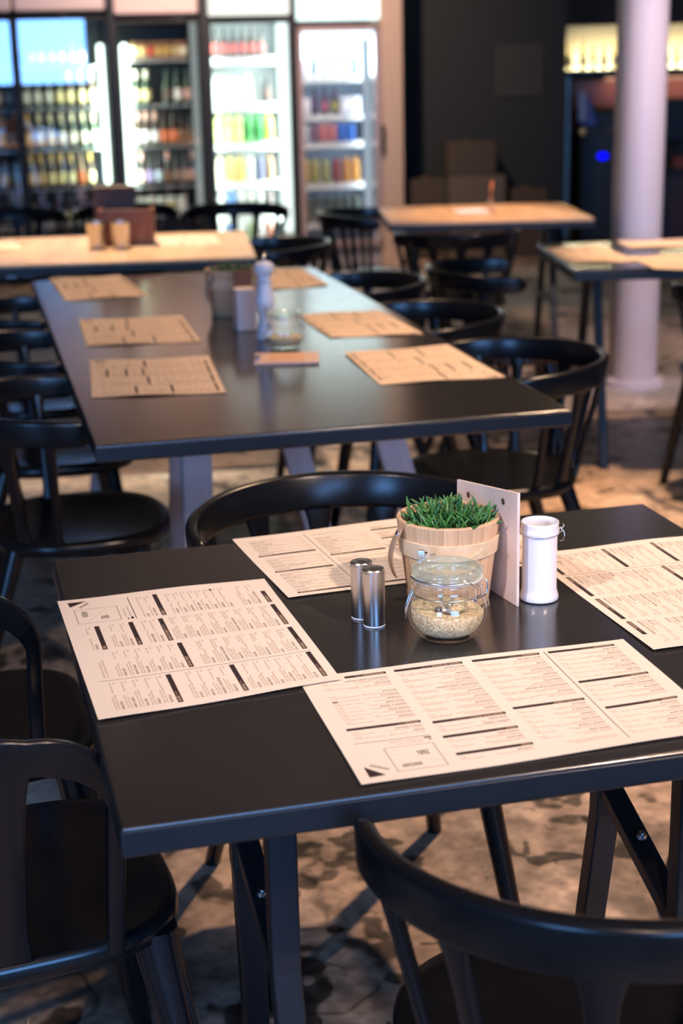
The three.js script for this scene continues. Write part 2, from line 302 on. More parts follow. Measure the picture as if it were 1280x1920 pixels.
// ceiling spotlights
LAMPS.forEach((L, i) => {
  const where = ['over the aisle right of the long table', 'over the long black table', 'over the back right tables', 'over the back left table', 'over the front table', 'before the tan pier', 'before the round pillar', 'over the dark table by the pillar', 'behind the camera', 'left of the front table', 'over the lit patch of the aisle'][i];
  const o = thing('ceiling_spotlight', 'black cylindrical ceiling spotlight ' + where, 'spotlight', [L.p[0], L.p[1], L.p[2]]);
  const d = V(...L.t).sub(V(...L.p)).normalize(), b = d.clone().multiplyScalar(-0.16);
  part('stem', cyl([0, 0, 0].map((v, k) => v + b.toArray()[k] * 0.9), [b.x * 0.9, 3.2 - L.p[1], b.z * 0.9], 0.008), M.blackFrame, o);
  const shell = smoothLathe([[0.001, 0.16], [0.045, 0.16], [0.05, 0.15], [0.05, 0.0], [0.046, 0.0], [0.046, 0.03], [0.001, 0.035]], 32); shell.applyQuaternion(new THREE.Quaternion().setFromUnitVectors(V(0, -1, 0), d));
  part('housing', shell, M.blackFrame, o);
  const lens = new THREE.CircleGeometry(0.044, 32).applyQuaternion(new THREE.Quaternion().setFromUnitVectors(V(0, 0, 1), d)).translate(d.x * -0.02, d.y * -0.02, d.z * -0.02);
  part('lens', lens, glow(L.c, 6), o);
  const s = new THREE.SpotLight(lin(...L.c), L.i, 0, L.a, L.pen, 2); s.position.copy(V(...L.p).addScaledVector(d, 0.01)); s.target.position.set(...L.t); s.castShadow = true; s.shadow.radius = 2.2; s.shadow.mapSize.set(1024, 1024); scene.add(s, s.target);
});

// ------------------------------------------------------------------ chairs
function makeHoopChair(label) {
  const t = thing('hoop_chair', label, 'chair');
  const RB = 0.262, seatY = 0.45;
  const hoop = (a, rad = RB) => [rad * Math.sin(a), -0.012 - rad * 0.985 * Math.cos(a)];   // a = 0 at the rear
  // seat: soft D shape, slightly dished
  const out = []; for (let i = 0; i < 64; i++) { const a = i / 64 * 2 * Math.PI, e = 2.6; const c = Math.cos(a), s = Math.sin(a); out.push([0.22 * Math.sign(c) * Math.abs(c) ** (2 / e), 0.208 * Math.sign(s) * Math.abs(s) ** (2 / e) + 0.012]); }
  const ring = (k, y) => out.map(([x, z]) => [x * k, y, z * k]);
  const seat = loft([ring(0.9, seatY - 0.034), ring(0.975, seatY - 0.03), ring(1.0, seatY - 0.018), ring(0.995, seatY - 0.006), ring(0.965, seatY), ring(0.85, seatY - 0.003), ring(0.5, seatY - 0.009), ring(0.1, seatY - 0.011)].map((r) => r.slice().reverse()), 0.9);
  part('seat', seat, M.blackPaint, t);
  // backrest rail
  const A = 1.78, n = 72, rings = [];
  for (let i = 0; i <= n; i++) {
    const a = -A + 2 * A * i / n, f = Math.abs(a) / A, [x, z] = hoop(a);
    const ends = f > 0.93 ? Math.sqrt(Math.max(0.02, 1 - ((f - 0.93) / 0.07) ** 2)) : 1;
    const h = (0.066 - 0.012 * f ** 2) * ends, th = (0.023 - 0.003 * f) * (0.55 + 0.45 * ends), yc = 0.714 - 0.010 * f ** 2, tilt = 0.27 * (1 - f);
    const ox = Math.sin(a), oz = -Math.cos(a);
    rings.push(roundRect(th, h, Math.min(th, h) * 0.42, 4).map(([p, q]) => { const pr = p * Math.cos(tilt) + q * Math.sin(tilt), qr = -p * Math.sin(tilt) + q * Math.cos(tilt); return [x + ox * pr, yc + qr, z + oz * pr]; }));
  }
  part('backrest_rail', loft(rings, 0.9), M.blackPaint, t);
  // slats and spindles from the rail to the seat
  const post = (a, w, th, flare) => {
    const rs = [], N = 16;
    for (let i = 0; i <= N; i++) {
      const f = i / N, [x1, z1] = hoop(a), [x0, z0] = hoop(a * 0.98, 0.198), x = x0 + (x1 - x0) * f, z = z0 + (z1 - z0) * f, y = 0.436 + (0.70 - 0.436) * f;
      const k = w + flare * (Math.max(0, (f - 0.72) / 0.28) ** 2.2 + Math.max(0, (0.2 - f) / 0.2) ** 2);
      const tx = Math.cos(a), tz = Math.sin(a), ox = Math.sin(a), oz = -Math.cos(a);
      rs.push(roundRect(k, th, th * 0.42, 3).map(([p, q]) => [x + tx * p + ox * q, y, z + tz * p + oz * q]));
    }
    return loft(rs.map((r) => r.slice().reverse()), 0.9);
  };
  for (const a of [-0.47, 0, 0.47]) part('slat', post(a, 0.034, 0.016, 0.03), M.blackPaint, t);
  for (const a of [-1.02, 1.02]) part('slat', post(a, 0.026, 0.018, 0.022), M.blackPaint, t);
  for (const s of [-1, 1]) part('spindle', post(s * 1.42, 0.019, 0.018, 0.012), M.blackPaint, t);
  for (const sx of [-1, 1]) { part('leg', cyl([sx * 0.155, 0.425, 0.135], [sx * 0.222, 0.0, 0.195], 0.021, 0.0145, 18), M.blackPaint, t); part('leg', cyl([sx * 0.15, 0.425, -0.14], [sx * 0.22, 0.0, -0.28], 0.021, 0.0145, 18), M.blackPaint, t); }
  return t;
}
const T1 = 0.245, T2 = 0.232;
const cFront = makeHoopChair('black hoop-backed chair at the near edge of the front table, cut by the frame');
cFront.position.set(0.272, 0, -1.44); cFront.rotation.y = Math.PI + T1;
const chairs = [
  [[0.022, 0, -2.415], T1, 'black hoop-backed chair behind the front table, below the long table', null],
  [[0.80, 0, -2.28], -Math.PI / 2 + T1, 'black hoop-backed chair at the right end of the front table, only legs showing', null],
  [[0.383, 0, -3.80], -Math.PI / 2 + T2, 'black hoop-backed chair right of the long table, nearest to the white lantern', 'chairs along the right of the long table'],
  [[0.206, 0, -4.478], -Math.PI / 2 + T2, 'black hoop-backed chair right of the long table, second from its near end', 'chairs along the right of the long table'],
  [[0.019, 0, -5.18], -Math.PI / 2 + T2, 'black hoop-backed chair right of the long table, third from its near end', 'chairs along the right of the long table'],
  [[-0.30, 0, -6.36], -Math.PI / 2 + 0.15, 'black hoop-backed chair at the right end of the pale back left table', null],
  [[0.20, 0, -7.60], Math.PI / 2 - 0.1, 'black hoop-backed chair with shining seat left of the pale back right table', null],
  [[-0.50, 0, -7.95], 0.1, 'black hoop-backed chair in front of the green-lit refrigerator', null],
  [[-1.07, 0, -8.05], 0.12, 'black hoop-backed chair behind the wooden caddy, before the second refrigerator', null],
  [[-1.62, 0, -7.9], 0.1, 'black hoop-backed chair at far left behind the pale back left table', null],
  [[-0.62, 0, -3.45], Math.PI / 2 + T2, 'black hoop-backed chair left of the long table, nearest to the camera', 'chairs along the left of the long table'],
  [[-0.78, 0, -4.13], Math.PI / 2 + T2, 'black hoop-backed chair left of the long table, middle of the row', 'chairs along the left of the long table'],
  [[-0.94, 0, -4.81], Math.PI / 2 + T2, 'black hoop-backed chair left of the long table, farthest from the camera', 'chairs along the left of the long table'],
  [[0.60, 0, -5.50], Math.PI / 2, 'black hoop-backed chair at the left end of the table with three menus', null],
  [[1.36, 0, -5.06], Math.PI + 0.05, 'black hoop-backed chair before the table with three menus, at the right edge', null],
  [[0.52, 0, -6.74], Math.PI, 'black hoop-backed chair pushed under the near side of the pale back right table', null],
];
for (const [p, a, l, g] of chairs) dup(cFront, p, a, l, g || undefined);

function makeSteelChair(label) {
  const t = thing('steel_chair', label, 'chair');
  const sy = 0.45, hw = 0.245, hd = 0.205;
  const out = []; for (let i = 0; i < 72; i++) { const a = i / 72 * 2 * Math.PI, e = 4.2, c = Math.cos(a), s = Math.sin(a); out.push([hw * Math.sign(c) * Math.abs(c) ** (2 / e) * (1 + 0.05 * s), hd * Math.sign(s) * Math.abs(s) ** (2 / e)]); }
  const ring = (k, y) => out.map(([x, z]) => [x * k, y, z * k]).reverse();
  part('seat', loft([ring(0.985, sy - 0.03), ring(1.005, sy - 0.026), ring(1.01, sy - 0.014), ring(1.0, sy - 0.004), ring(0.975, sy), ring(0.93, sy - 0.003), ring(0.6, sy - 0.006), ring(0.1, sy - 0.006)], 0.9), M.blackSteel, t);
  // hoop of the back: broad pressed band, two uprights joined by an arch
  const path = []; const R = 0.10, w = 0.138, top = 0.752, lean = (y) => -hd + 0.005 - (y - sy) * 0.26;
  for (let i = 0; i <= 12; i++) path.push([-w, sy - 0.02 + (top - R - sy + 0.02) * i / 12, -Math.PI / 2]);
  for (let i = 1; i < 14; i++) { const a = Math.PI - i / 14 * Math.PI / 2; path.push([-w + R + R * Math.cos(a), top - R + R * Math.sin(a), a]); }
  for (let i = 0; i <= 8; i++) path.push([-w + R + (2 * w - 2 * R) * i / 8, top + 0.008 * Math.sin(i / 8 * Math.PI)]);
  for (let i = 1; i < 14; i++) { const a = Math.PI / 2 - i / 14 * Math.PI / 2; path.push([w - R + R * Math.cos(a), top - R + R * Math.sin(a)]); }
  for (let i = 0; i <= 12; i++) path.push([w, top - R - (top - R - sy + 0.02) * i / 12]);
  const rings = path.map(([x, y], i) => {
    const q = path[Math.min(i + 1, path.length - 1)], p = path[Math.max(i - 1, 0)], tx = q[0] - p[0], ty = q[1] - p[1], L = Math.hypot(tx, ty), nx = -ty / L, ny = tx / L, k = 0.022 + 0.026 * Math.max(0, Math.min(1, (y - top + 0.10) / 0.09));
    return roundRect(k, 0.013, 0.0045, 4).map(([a, b]) => [x + nx * (a - k * 0.5 + 0.012), y + ny * (a - k * 0.5 + 0.012), lean(y + ny * (a - k * 0.5 + 0.012)) + b + 0.006 * (1 - (x / w) ** 2) * -Math.max(0, (y - sy) / 0.33)]);
  });
  part('back_hoop', loft(rings, 0.9), M.blackSteel, t);
  const sl = []; for (let i = 0; i <= 12; i++) { const y = sy - 0.02 + (top - sy) * i / 12; sl.push(roundRect(0.07 + 0.02 * Math.max(0, (i - 8) / 4) ** 2 + 0.02 * Math.max(0, (3 - i) / 3) ** 2, 0.006, 0.0025, 3).map(([a, b]) => [a, y, lean(y) + b - 0.008 * (y - sy) / 0.33 - 0.006 * (1 - (a / 0.04) ** 2)]).reverse()); }
  part('back_slat', loft(sl, 0.9), M.blackSteel, t);
  for (const [sx, sz] of [[-1, 1], [1, 1], [-1, -1], [1, -1]]) {
    const rs = [];
    for (let i = 0; i <= 16; i++) {
      const f = i / 16, y = (sy - 0.016) * (1 - f), k = 0.060 - 0.030 * f ** 0.8, x = sx * (hw - 0.052 + 0.066 * f), z = sz * (hd - 0.050 + 0.066 * f), step = f > 0.32 ? 0.93 : 1;
      rs.push(roundRect(k * step, k * step, k * 0.36, 5).map(([a, b]) => [x + a, y, z + b]).reverse());
    }
    const lg = part('leg', loft(rs.map((r) => r.slice().reverse()), 0.9), M.blackSteel, t);
    part('leg_ridge', [cyl([sx * (hw - 0.030), sy - 0.05, sz * (hd - 0.028)], [sx * (hw - 0.012), 0.30, sz * (hd - 0.010)], 0.006, 0.004, 10)], M.blackSteel, lg);
  }
  return t;
}
const tolB = makeSteelChair('black pressed-steel chair at lower left, seat tucked beside the front table');
tolB.position.set(-0.482, 0, -1.775); tolB.rotation.y = Math.PI + 0.366;
dup(tolB, [-0.655, 0, -2.28], Math.PI + 0.31, 'black pressed-steel chair at left edge whose blue-lit back top shows beside the front menu');

// ------------------------------------------------------------------ tables
function makeBlackTable(label, w, d, pos, turn, top = M.laminate, edge = M.edge) {
  const t = thing('dining_table', label, 'table', pos, turn);
  const g = box(w, 0.034, d, 0, 0.723, 0, 0.0035, 3); part('tabletop', g, [top, edge][0], t);
  return t;
}
{
  const t = makeBlackTable('square black table in front, set with four brown paper menus', 0.963, 0.885, [0.138, 0, -1.912], T1);
  part('edge_band', [box(0.965, 0.026, 0.887, 0, 0.7225, 0, 0.001)], M.edge, t);
  const q = M.legSteel;
  part('apron', [box(0.62, 0.03, 0.03, -0.05, 0.69, 0.0, 0.003), box(0.62, 0.03, 0.03, -0.05, 0.69, 0.27, 0.003)], q, t);
  for (const [lx, s] of [[-0.29, 1], [0.215, -1]]) {
    part('leg', [bar([lx, 0.71, 0.27], [lx, 0.435, 0.27], 0.034, 0.03), bar([lx, 0.445, 0.27], [lx + s * 0.018, 0.0, 0.31], 0.034, 0.03)], q, t);
    part('leg', [bar([lx, 0.71, 0.03], [lx, 0.45, 0.03], 0.036, 0.03), bar([lx, 0.46, 0.03], [lx + s * 0.02, 0.0, -0.03], 0.034, 0.03)], q, t);
    const b = part('brace', [bar([lx, 0.50, 0.02], [lx + s * 0.003, 0.415, 0.275], 0.03, 0.022)], q, t);
    const yb = 0.4725; part('bolt', [cyl([lx, yb, 0.145], [lx, yb + 0.005, 0.147], 0.0075, 0.0055, 14), cyl([lx, yb + 0.004, 0.147], [lx, yb + 0.008, 0.148], 0.003, 0.003, 6)], M.chrome, b);
    part('brace', [bar([lx + s * 0.10, 0.70, -0.05], [lx + s * 0.012, 0.52, 0.02], 0.012, 0.012)], q, t);
  }
}
{
  const W = 0.99, L = 2.49, cx = 0.486, cz = -3.17, dx = [Math.cos(T2), -Math.sin(T2)], dz = [-Math.sin(T2), -Math.cos(T2)];
  const c = [cx - dx[0] * W / 2 + dz[0] * L / 2, 0, cz - dx[1] * W / 2 + dz[1] * L / 2];
  const t = thing('dining_table', 'long black table in the middle on pale wooden trestles', 'table', c, T2);
  part('tabletop', box(W, 0.036, L, 0, 0.722, 0, 0.004, 3), M.laminate, t);
  part('edge_band', box(W + 0.002, 0.026, L + 0.002, 0, 0.7215, 0, 0.001), M.edge, t);
  for (const [lz, xs] of [[0.80, [[-0.235, -0.245], [0.195, 0.385]]], [0.36, [[-0.20, -0.235], [0.035, 0.20]]], [-0.80, [[-0.235, -0.36], [0.235, 0.36]]]]) {
    for (const [xa, xb] of xs) part('leg', bar([xa, 0.69, lz], [xb, 0.0, lz], 0.068, 0.032, [1, 0, 0]), M.trestle, t);
    part('trestle_rail', [box(0.66, 0.05, 0.05, 0, 0.678, lz, 0.004)], M.trestle, t);
  }
}
function backTable(label, w, d, pos, turn, topMat) {
  const t = thing('dining_table', label, 'table', pos, turn);
  part('tabletop', box(w, 0.018, d, 0, 0.731, 0, 0.003), topMat, t);
  part('edge_band', box(w + 0.004, 0.03, d + 0.004, 0, 0.714, 0, 0.002), M.blackFrame, t);
  for (const sx of [-1, 1]) {
    const x = sx * (w / 2 - 0.14);
    for (const sz of [-1, 1]) part('leg', bar([x, 0.70, sz * 0.07], [x, 0, sz * (d / 2 - 0.1)], 0.03, 0.03), M.blackFrame, t);
    part('crossbar', [box(0.024, 0.024, d * 0.52, x, 0.33, 0, 0.002)], M.blackFrame, t);
  }
  return t;
}
backTable('pale wooden-topped table at back left holding a dark caddy and metal cups', 1.75, 0.95, [-1.218, 0, -6.30], 0.10, M.tableWood);
backTable('pale wooden-topped table at back right before the dark wall', 0.92, 0.80, [0.69, 0, -7.44], 0.04, M.tableWood);
backTable('dark table at right with three brown menus before the pillar', 1.15, 0.78, [1.38, 0, -5.76], 0.04, M.laminate);

// ------------------------------------------------------------------ paper menus
function paper(corners, up, label, mat = M.menu, lift = 0, wave = 0.0016, group) {   // corners: far-left, far-right, near-right, near-left on the table; up: which side the top of the print faces
  const nx = 22, nz = 16, y0 = 0.7412 + lift, ph = rr(0, 6), pos = [], uv = [], idx = [];
  const cx = corners.reduce((s, c) => s + c[0], 0) / 4, cz = corners.reduce((s, c) => s + c[1], 0) / 4;
  for (let k = 0; k < 2; k++) for (let j = 0; j <= nz; j++) for (let i = 0; i <= nx; i++) {
    const u = i / nx, v = j / nz, x = (1 - v) * ((1 - u) * corners[0][0] + u * corners[1][0]) + v * ((1 - u) * corners[3][0] + u * corners[2][0]), z = (1 - v) * ((1 - u) * corners[0][1] + u * corners[1][1]) + v * ((1 - u) * corners[3][1] + u * corners[2][1]);
    const e = Math.max(Math.abs(u - 0.5), Math.abs(v - 0.5)) * 2, curl = wave * (0.5 + 0.5 * Math.sin(u * 7.3 + v * 4.1 + ph)) * e ** 4 * 2.0;
    pos.push(x - cx, y0 - 0.74 + curl - k * 0.00025, z - cz);
    const m = { far: [u, v], near: [1 - u, 1 - v], right: [v, 1 - u], left: [1 - v, u] }[up];
    uv.push(m[0], 1 - m[1]);
  }
  const N = (nx + 1) * (nz + 1), at = (k, i, j) => k * N + j * (nx + 1) + i;
  for (let j = 0; j < nz; j++) for (let i = 0; i < nx; i++) { const a = at(0, i, j), b = at(0, i + 1, j), c = at(0, i + 1, j + 1), d = at(0, i, j + 1); idx.push(a, d, c, a, c, b); idx.push(a + N, c + N, d + N, a + N, b + N, c + N); }
  for (let i = 0; i < nx; i++) { idx.push(at(0, i, 0), at(0, i + 1, 0), at(1, i + 1, 0), at(0, i, 0), at(1, i + 1, 0), at(1, i, 0)); idx.push(at(0, i, nz), at(1, i, nz), at(1, i + 1, nz), at(0, i, nz), at(1, i + 1, nz), at(0, i + 1, nz)); }
  for (let j = 0; j < nz; j++) { idx.push(at(0, 0, j), at(1, 0, j), at(1, 0, j + 1), at(0, 0, j), at(1, 0, j + 1), at(0, 0, j + 1)); idx.push(at(0, nx, j), at(1, nx, j + 1), at(1, nx, j), at(0, nx, j), at(0, nx, j + 1), at(1, nx, j + 1)); }
  const g = new THREE.BufferGeometry(); g.setAttribute('position', new THREE.Float32BufferAttribute(pos, 3)); g.setAttribute('uv', new THREE.Float32BufferAttribute(uv, 2)); g.setIndex(idx);
  const q = toCreasedNormals(g, 0.5);
  const m = new THREE.Mesh(q, mat); m.position.set(cx, 0.74, cz); return tag(m, 'paper_menu', label, 'menu', group);
}
function rectFrom(a, b, len) {                                   // a: far-left, b: near-left; sheet extends len to the right
  const dx = b[0] - a[0], dz = b[1] - a[1], L = Math.hypot(dx, dz), px = dz / L, pz = -dx / L;
  return [a, [a[0] + px * len, a[1] + pz * len], [b[0] + px * len, b[1] + pz * len], b];
}
const LM = 'brown printed paper menu ';
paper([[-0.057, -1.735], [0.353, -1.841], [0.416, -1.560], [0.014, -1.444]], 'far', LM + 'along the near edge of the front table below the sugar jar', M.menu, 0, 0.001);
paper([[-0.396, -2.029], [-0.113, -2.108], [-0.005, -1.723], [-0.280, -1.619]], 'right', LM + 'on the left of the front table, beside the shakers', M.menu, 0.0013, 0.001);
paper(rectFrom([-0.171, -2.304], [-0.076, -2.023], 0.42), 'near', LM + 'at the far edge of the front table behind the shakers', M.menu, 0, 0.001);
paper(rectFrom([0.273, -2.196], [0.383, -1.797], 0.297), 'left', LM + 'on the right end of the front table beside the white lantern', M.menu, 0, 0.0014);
const G2 = 'menus set along the long table';
const LL = 'paper menu on the long table, ';
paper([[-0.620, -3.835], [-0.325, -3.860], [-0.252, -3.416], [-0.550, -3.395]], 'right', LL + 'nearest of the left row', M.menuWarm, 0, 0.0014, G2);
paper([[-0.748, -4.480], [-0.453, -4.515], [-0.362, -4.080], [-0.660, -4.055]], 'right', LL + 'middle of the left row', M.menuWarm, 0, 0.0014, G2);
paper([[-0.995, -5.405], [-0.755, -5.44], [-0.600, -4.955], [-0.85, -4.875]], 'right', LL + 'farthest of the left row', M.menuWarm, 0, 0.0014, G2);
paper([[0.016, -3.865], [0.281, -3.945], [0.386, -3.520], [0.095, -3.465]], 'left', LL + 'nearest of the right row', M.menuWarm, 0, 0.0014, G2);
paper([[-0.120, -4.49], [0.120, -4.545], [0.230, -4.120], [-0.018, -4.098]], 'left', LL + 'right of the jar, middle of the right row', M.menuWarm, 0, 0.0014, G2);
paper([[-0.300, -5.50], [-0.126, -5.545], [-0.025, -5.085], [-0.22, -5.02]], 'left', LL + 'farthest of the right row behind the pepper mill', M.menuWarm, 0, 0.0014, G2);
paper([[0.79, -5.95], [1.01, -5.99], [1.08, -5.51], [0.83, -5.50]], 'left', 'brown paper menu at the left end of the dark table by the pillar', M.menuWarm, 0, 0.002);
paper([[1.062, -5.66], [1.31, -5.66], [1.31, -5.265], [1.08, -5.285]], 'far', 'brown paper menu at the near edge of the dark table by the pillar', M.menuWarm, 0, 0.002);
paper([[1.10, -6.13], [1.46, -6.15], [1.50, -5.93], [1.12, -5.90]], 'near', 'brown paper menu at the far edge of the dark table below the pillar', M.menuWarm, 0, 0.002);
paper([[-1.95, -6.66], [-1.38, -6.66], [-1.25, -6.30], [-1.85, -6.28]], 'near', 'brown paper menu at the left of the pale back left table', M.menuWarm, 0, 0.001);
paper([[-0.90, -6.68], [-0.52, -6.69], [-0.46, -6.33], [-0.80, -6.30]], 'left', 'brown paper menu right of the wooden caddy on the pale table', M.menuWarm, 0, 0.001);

// ------------------------------------------------------------------ wooden bucket with a plant
const bladeGeos = []; for (let v = 0; v < 5; v++) { const L = 0.019 + 0.0028 * v, b = [0.003, -0.006, 0.009, -0.010, 0.006][v]; bladeGeos.push(loft([0, 0.25, 0.5, 0.75, 0.93, 1].map((f) => { const r = 0.00175 * (f < 0.75 ? 0.75 + 0.45 * f : 1.05 * (1.08 - f) / 0.27); return [0, 1, 2, 3, 4, 5].map((k) => { const a = -k / 6 * 2 * Math.PI; return [r * Math.cos(a) + b * f * f, L * f, r * Math.sin(a)]; }); }), 1.2)); }
function makeBucket(label, plantLabel, pos, s = 1, turn = 0, blades = 190) {
  const t = thing('wooden_bucket', label, 'bucket', pos, turn); t.scale.setScalar(s);
  const H = 0.118, r0 = 0.0555, r1 = 0.0705, n = 22, th = 0.0065;
  for (let i = 0; i < n; i++) {
    const a0 = i / n * 2 * Math.PI + 0.0018, a1 = (i + 1) / n * 2 * Math.PI - 0.0018, rings = [], rd = rr(-0.0002, 0.0002);
    for (const f of [0, 0.985, 1]) { const y = H * f, ro = r0 + (r1 - r0) * f + rd - (f === 1 ? 0.001 : 0), ri = ro - th + (f === 1 ? 0.002 : 0); rings.push([[ro * Math.sin(a0), y, ro * Math.cos(a0)], [ro * Math.sin((a0 + a1) / 2), y, ro * Math.cos((a0 + a1) / 2)], [ro * Math.sin(a1), y, ro * Math.cos(a1)], [ri * Math.sin(a1), y, ri * Math.cos(a1)], [ri * Math.sin(a0), y, ri * Math.cos(a0)]]); }
    part('stave', loft(rings.map((r) => r.slice()), 0.3), M.pine[(i * 7 + 3) % 4], t);
  }
  part('base_board', new THREE.CylinderGeometry(r0 - 0.004, r0 - 0.004, 0.008, 32).translate(0, 0.006, 0), M.pine[2], t);
  const rb = (f) => r0 + (r1 - r0) * f + 0.0006;
  const band = smoothLathe([[rb(0.60), H * 0.60], [rb(0.60) + 0.0022, H * 0.605], [rb(0.80) + 0.0022, H * 0.795], [rb(0.80), H * 0.80], [rb(0.60), H * 0.60]], 64);
  const bm = part('hoop_band', band, M.band, t);
  part('band_lap', tube([0.30, 0.42, 0.54, 0.62, 0.56].map((a, i) => [(rb(0.68) + 0.0035) * Math.sin(a - 0.1), H * (0.635 + 0.03 * i + (i === 4 ? -0.045 : 0)), (rb(0.68) + 0.0035) * Math.cos(a - 0.1)]), 0.0009, 20, 6), M.band, bm);
  part('tack', cyl([rb(0.74) * Math.sin(-0.62), H * 0.715, rb(0.74) * Math.cos(-0.62)], [(rb(0.74) + 0.004) * Math.sin(-0.62), H * 0.715, (rb(0.74) + 0.004) * Math.cos(-0.62)], 0.0013, 0.0013, 8), M.blackFrame, bm);
  // leather strap hanging at the side
  const strap = []; for (let i = 0; i <= 16; i++) { const f = i / 16, a = -1.25 - 0.12 * f; const r = rb(0.85) + 0.004 + 0.013 * Math.sin(f * Math.PI * 0.9), y = H * (0.93 - 0.60 * f); strap.push(roundRect(0.0135 * (f < 0.06 ? 0.75 : 1), 0.0022, 0.0009, 2).map(([p, q]) => [r * Math.sin(a) + Math.cos(a) * p + Math.sin(a) * q, y, r * Math.cos(a) - Math.sin(a) * p + Math.cos(a) * q])); }
  const sm = part('strap', loft(strap.map((r) => r.slice().reverse()), 0.8), M.leather, t, 'brown leather strap handle');
  part('rivet', new THREE.SphereGeometry(0.0045, 16, 10).scale(1, 1, 0.6).applyQuaternion(new THREE.Quaternion().setFromUnitVectors(V(0, 0, 1), V(Math.sin(-1.25), 0, Math.cos(-1.25)))).translate((rb(0.85) + 0.008) * Math.sin(-1.26), H * 0.86, (rb(0.85) + 0.008) * Math.cos(-1.26)), M.chrome, sm);
  const p = thing('green_plant', plantLabel, 'plant', [pos[0], pos[1] + (H - 0.018) * s, pos[2]], turn); p.scale.setScalar(s);
  part('soil', new THREE.CylinderGeometry(r1 - 0.0092, r1 - 0.012, 0.012, 32).translate(0, -0.004, 0), M.soil, p);
  for (let i = 0; i < blades; i++) {
    const a = rr(0, 6.283), r = 0.052 * Math.sqrt(rnd()), m = part('leaf', bladeGeos[i % 5], M.leaf[(i * 5 + (i >> 2)) % 4], p);
    const tl = rr(0.0, 1.25), az = rnd() < 0.5 ? a + rr(-0.9, 0.9) : rr(0, 6.28); m.position.set(r * Math.sin(a), rr(-0.002, 0.006) + (1 - (r / 0.058) ** 2) * 0.009, r * Math.cos(a)); m.rotation.set(tl * Math.cos(az), 0, -tl * Math.sin(az)); m.scale.setScalar(rr(0.75, 1.15));
  }
  return t;
}
makeBucket('pale wooden stave bucket with leather strap on the front table', 'short green stubbly plant filling the bucket on the front table', [0.1445, 0.74, -2.02], 1, 0.12, 270);
makeBucket('brown wooden stave bucket at the back of the long table', 'dark green plant in the bucket on the long table', [-0.305, 0.74, -4.56], 1.12, 0.5, 70);

// wooden card holder
{
  const a = [0.2353, -1.974], b = [0.168, -2.140], L = Math.hypot(b[0] - a[0], b[1] - a[1]);
  const t = thing('menu_board', 'thin upright plywood card with two rivets between bucket and white lantern', 'card holder', [a[0], 0.74, a[1]], Math.atan2(-(b[1] - a[1]), b[0] - a[0]));
  const s = new THREE.Shape(); s.moveTo(0.001, 0.0005); s.lineTo(L, 0.0005); s.lineTo(L, 0.134); s.lineTo(0.001, 0.1585);
  part('board', new THREE.ExtrudeGeometry(s, { depth: 0.0034, bevelEnabled: true, bevelSize: 0.0004, bevelThickness: 0.0004, bevelSegments: 1 }).translate(0, 0, -0.0017), M.ply, t);
  for (const [x, y] of [[0.040, 0.1375], [0.143, 0.121]]) part('rivet', [new THREE.TorusGeometry(0.0034, 0.0011, 8, 20).translate(x, y, 0.0024), new THREE.CylinderGeometry(0.0028, 0.0028, 0.0052, 14).rotateX(Math.PI / 2).translate(x, y, 0), new THREE.TorusGeometry(0.0034, 0.0011, 8, 20).translate(x, y, -0.0024)], std([0.16, 0.10, 0.07], 0.4, { metalness: 0.7 }), t);
}
// white glass lantern with wire bail
{
  const t = thing('white_lantern', 'white glass lantern with wire handle at the right of the plywood card', 'lantern', [0.2673, 0.74, -2.004], 0);
  part('body', smoothLathe([[0.001, 0.0005], [0.024, 0.0005], [0.0264, 0.002], [0.0268, 0.005], [0.0262, 0.008], [0.0245, 0.013], [0.0238, 0.019], [0.0238, 0.088], [0.0242, 0.092], [0.0262, 0.0955], [0.0264, 0.0985], [0.0256, 0.1012], [0.0254, 0.1065], [0.0260, 0.1085], [0.0256, 0.1105], [0.0246, 0.1110], [0.0232, 0.1095], [0.0225, 0.102], [0.0222, 0.02], [0.001, 0.012]], 64, 0.7), M.whiteGlass, t);
  part('rim_wire', new THREE.TorusGeometry(0.0258, 0.0006, 8, 64).rotateX(Math.PI / 2).translate(0, 0.0945, 0), M.wire, t);
  part('handle', [tube([[0.0262, 0.0945, 0], [0.029, 0.096, 0.002], [0.0295, 0.1005, 0.0025], [0.0275, 0.102, 0.001], [0.0268, 0.099, 0]], 0.0008, 30, 6), tube([[0.0285, 0.1, 0.002], [0.0318, 0.097, 0.004], [0.0325, 0.090, 0.006], [0.029, 0.0868, 0.012], [0.024, 0.088, 0.0165]], 0.0008, 30, 6), tube([[0.0285, 0.1, 0.002], [0.0325, 0.104, 0.0], [0.0318, 0.106, -0.002]], 0.0007, 12, 6)], M.wire, t, 'thin steel wire handle');
}
// jar with clip lid
function jarGeos() {
  const outer = [[0.001, 0.0006], [0.030, 0.0006], [0.036, 0.0026], [0.044, 0.010], [0.0500, 0.022], [0.0518, 0.034], [0.0508, 0.044], [0.0475, 0.0535], [0.0445, 0.0585], [0.0430, 0.0612], [0.0452, 0.0638], [0.0458, 0.0668], [0.0446, 0.0692], [0.0440, 0.072], [0.0456, 0.0745], [0.0458, 0.0775], [0.0446, 0.0795]];
  const inner = [[0.0405, 0.0795], [0.0405, 0.0720]];
  const lid = [[0.001, 0.0870], [0.024, 0.0870], [0.0275, 0.0885], [0.030, 0.0915], [0.033, 0.0935], [0.040, 0.0945], [0.0440, 0.0938], [0.0458, 0.0915], [0.0458, 0.0885], [0.0440, 0.0866], [0.0446, 0.0845], [0.0442, 0.0825], [0.0400, 0.0822], [0.0388, 0.080], [0.0375, 0.0795], [0.034, 0.0800], [0.029, 0.0835], [0.001, 0.0842]];
  return { body: smoothLathe([...outer, ...inner], 72, 0.9), lid: smoothLathe([...lid].reverse(), 72, 0.9) };
}
